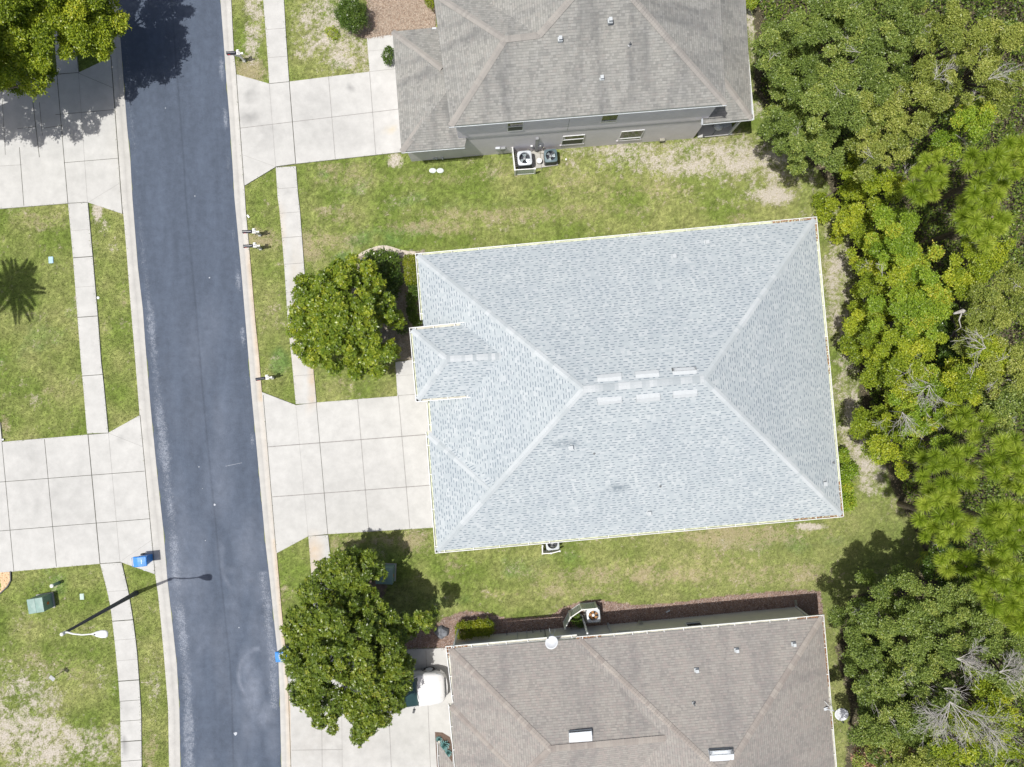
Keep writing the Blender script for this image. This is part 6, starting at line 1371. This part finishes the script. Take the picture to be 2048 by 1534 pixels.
for i, (q, lb) in enumerate((([(1686, 915, 11, 1.1), (1688, 903, 8, .9)], 'topmost bright shrub along the right wall of the middle house'), ([(1698, 940, 16, 1.3), (1690, 945, 12, 1.1)], 'widest bright shrub along the right wall of the middle house'), ([(1692, 975, 13, 1.1), (1688, 965, 9, 1.0)], 'third bright shrub along the right wall of the middle house'), ([(1697, 1002, 14, 1.2), (1691, 1010, 11, 1.0), (1692, 992, 9, 1.0)], 'lowest bright shrub along the right wall of the middle house'))):
    shrub(q, lb, 'leaf_vine', .10, 620, 20+i, group='shrubs beside the right wall')
for i, (x, y, r, lb) in enumerate(((664, 66, 12, 'bluish-green weed clump left of the round shrub'), (1480, 940, 1, ''), (1655, 722, 5, 'small green weed beside the right gutter of the middle house'))):
    if lb: shrub([(x, y, r, .25), (x+r*.7, y+4, r*.6, .2), (x-r*.5, y-5, r*.6, .2)], lb, 'leaf_vine', .06, 600, 40+i, 'weed_clump', 'weeds')
ed = [(703, 530, .10), (712, 516, .14), (725, 507, .16), (740, 500, .18), (756, 495.5, .22), (770, 495, .28), (785, 500, .34), (800, 506, .40), (816, 508, .36), (832, 508, .30)]
o = gp_(760, 500); eb = MB(o)
for (x0, y0, w0), (x1, y1, w1) in zip(ed[:-1], ed[1:]):
    a, b = gp_(x0, y0), gp_(x1, y1); d = (b-a).normalized(); nn = Vector((-d.y, d.x, 0)); q = [a-nn*w0/2, b-nn*w1/2, b+nn*w1/2, a+nn*w0/2]
    eb.hexa([Vector((v.x, v.y, -.02)) for v in q]+[Vector((v.x, v.y, .035)) for v in q])
tag(eb.build('sand_border', simple('pale_sand', (.50, .45, .38), .95, 0, .28, 7)), 'pale curved sandy border round the top of the middle tree bed', kind='structure')
# agaves in the driveway bed
for i, (x, y, s, lb) in enumerate(((878, 1477, .17, 'topmost blue-green agave in the driveway bed'), (889, 1488, .26, 'largest blue-green agave in the driveway bed'), (896, 1504, .20, 'lowest blue-green agave in the driveway bed'))):
    b = gp_(x, y); t = thing('agave', b, lb, 'agave', 'agaves in the driveway bed'); r_ = np.random.RandomState(i); n = 46; a = np.arange(n)*2.4; el = np.linspace(.15, 1.4, n); v = np.stack([np.cos(a)*np.cos(el), np.sin(a)*np.cos(el), np.sin(el)], -1)
    leaf_cloud('foliage', np.tile(np.array([b.x, b.y, .06]), (n, 1)), v*s*1.5, nrm(np.cross(v, [0, 0, 1.]))*s*.16, r_.rand(n), M['leaf_agave'], t, b)
bd = MB(gp_(885, 1490)); pts = [P(870, 1463), P(885, 1464), P(900, 1473), P(905, 1490), P(906, 1600), P(878, 1600)]; bd.poly([Vector((p.x, p.y, SZ+.006)) for p in pts][::-1]); tag(bd.build('bed_soil_shade', simple('bed_soil_shade', (.13, .09, .07), .95, 0, .5, 20)), 'small driveway bed, mulch with its arched shadow put into the dark colour', kind='structure')  # dark sheet: mulch of the agave bed plus its arched shadow as colour

# ---- undergrowth, mulch, grass
def scatter(name, n, poly, fn, mat, label, seed):
    r_ = np.random.RandomState(seed); pl = np.array(poly, float); x = r_.uniform(max(-60, pl[:, 0].min()), min(2110, pl[:, 0].max()), n); y = r_.uniform(max(-60, pl[:, 1].min()), min(1596, pl[:, 1].max()), n)
    m = inpoly(x, y, poly); x, y = x[m], y[m]; B_, A, Wd, rn = fn(x, y, r_); o = leaf_cloud(name, B_, A, Wd, rn, M[mat], None, (0, 0, 0)); return tag(o, label, kind='stuff')
M['leaf_under'] = leafmat('leaf_undergrowth', [(.05, .09, .015), (.10, .16, .025), (.17, .24, .03), (.24, .30, .05), (.20, .20, .09)], .25)
def under(x, y, r_):
    h_ = np.clip(fnoise(x, y, 1/45., 401, 4)*6.0-1.9, .05, 3.4)*np.clip((x-1690)/160, .25, 1); z = h_*r_.uniform(.6, 1, len(x)); xy = Pn(np.stack([x, y], -1)); B_ = np.c_[xy, z]
    A = nrm(r_.randn(len(x), 3)+np.array([0, 0, .3]))*.16; Wd = nrm(np.cross(A, nrm(r_.randn(len(x), 3)*.5+np.array([0, 0, 1]))))*.05; return B_, A, Wd, r_.rand(len(x))*.8
scatter('undergrowth', 150000, [(x+14 if x < 2000 else x, y) for x, y in FOREST], under, 'leaf_under', 'shaded undergrowth beneath the back woods', 402)
def chips(s, zz, long=1.0):
    def f(x, y, r_):
        xy = Pn(np.stack([x, y], -1)); B_ = np.c_[xy, r_.uniform(.005, zz, len(x))]; a = r_.uniform(0, 6.28, len(x)); A = np.stack([np.cos(a), np.sin(a), r_.uniform(-.1, .5, len(x))], -1)*s*long*r_.uniform(.5, 1.4, len(x))[:, None]
        return B_, A, nrm(np.cross(A, [0, 0, 1.]))*s*.16, r_.rand(len(x))
    return f
M['chip_straw'] = leafmat('pine_straw', [(.22, .155, .115), (.37, .29, .225), (.52, .44, .36), (.31, .215, .155)], .0, .9)
M['chip_mulch'] = leafmat('bark_mulch', [(.12, .075, .06), (.25, .17, .135), (.38, .29, .25), (.50, .44, .42)], .0, .9)
M['chip_leaf'] = leafmat('fallen_leaves', [(.11, .085, .05), (.19, .15, .09), (.27, .22, .14), (.36, .31, .22)], .0, .9)
scatter('pine_straw', 60000, BEDS['straw'], chips(.12, .05, 1.2), 'chip_straw', 'pinkish pine straw in the bed left of the two-storey house', 11)
scatter('bark_mulch', 60000, BEDS['mulch'], chips(.08, .05), 'chip_mulch', 'bark mulch along the top wall of the bottom house', 12)
scatter('fallen_leaves', 9000, BEDS['sandbed'], chips(.07, .03), 'chip_leaf', 'scattered fallen leaves in the bed of the middle street tree', 13)
scatter('forest_litter', 50000, FOREST, chips(.12, .06), 'chip_leaf', 'brown leaf litter on the floor of the back woods', 14)
def lawn_mask(x, y):
    m = ~inpoly(x, y, FOREST)
    for q in [D1, D2, D3, D4, D5]+ROOFS: m &= ~inpoly(x, y, q)
    for k in BEDS: m &= ~inpoly(x, y, BEDS[k])
    m &= (x < pinterp(y, KL)+1.0) | (x > pinterp(y, KR)-1.0)
    for L, R, segs in ((SR_L, SR_R, ((-300, 168), (335, 808), (1072, 1330))), (SL_L, SL_R, ((-300, 148), (407, 867), (1127, 2000)))):
        for a, b_ in segs: m &= ~((y > a) & (y < b_) & (x > pinterp(y, L)+.8) & (x < pinterp(y, R)-.8))
    for k in (rkp,): m &= ~inpoly(x, y, k)
    return m
r_ = np.random.RandomState(99); n = 900000; x = r_.uniform(-40, 1860, n); y = r_.uniform(-40, 1580, n); m = lawn_mask(x, y); x, y = x[m], y[m]
sand, brown, lush, yel = lawn_state(x, y); keep = r_.rand(len(x)) > np.maximum(sand*.86, brown*.25); x, y, sand, brown, lush, yel = [a[keep] for a in (x, y, sand, brown, lush, yel)]
ex = x+r_.uniform(-2.6, 2.6, len(x)); ey = y+r_.uniform(-2.6, 2.6, len(x)); out_ = ~lawn_mask(ex, ey) & ~inpoly(ex, ey, FOREST)
for q in ROOFS: out_ &= ~inpoly(ex, ey, q)
for k in BEDS: out_ &= ~inpoly(ex, ey, BEDS[k])
zb = np.concatenate([np.zeros(len(x)), np.full(out_.sum(), .045)]); x, y, sand, brown, lush, yel = [np.concatenate([a, b[out_]]) for a, b in ((x, ex), (y, ey), (sand, sand), (brown, brown), (lush, lush), (yel, yel))]
n = len(x); a = r_.uniform(0, 6.28, n); clump = fnoise(x, y, 1/6., 505, 3, .7); hgt = r_.uniform(.03, .065, n)*(.7+.6*clump); lean = r_.uniform(.2, .95, n)
tip = np.stack([np.cos(a)*lean, np.sin(a)*lean, np.ones(n)], -1)*hgt[:, None]; sd = np.stack([-np.sin(a), np.cos(a), np.zeros(n)], -1)*r_.uniform(.009, .019, n)[:, None]
b_ = np.c_[Pn(np.stack([x, y], -1)), zb]; V = np.empty((n, 3, 3)); V[:, 0] = b_-sd; V[:, 1] = b_+sd; V[:, 2] = b_+tip
fine = fnoise(x, y, 1/2.6, 606, 3, .8); rn = np.clip(r_.rand(n)*.36+(clump-.5)*.7+(fine-.5)*.9+.12+brown*.40+yel*.3+sand*.3-lush*.15+(r_.rand(n) < .06)*.4, 0, 1)
tag(raw_mesh('grass', V.reshape(-1, 3), np.arange(3*n).reshape(n, 3), M['grass'], rnd=rn), 'short patchy lawn grass between the houses and the street', kind='stuff')
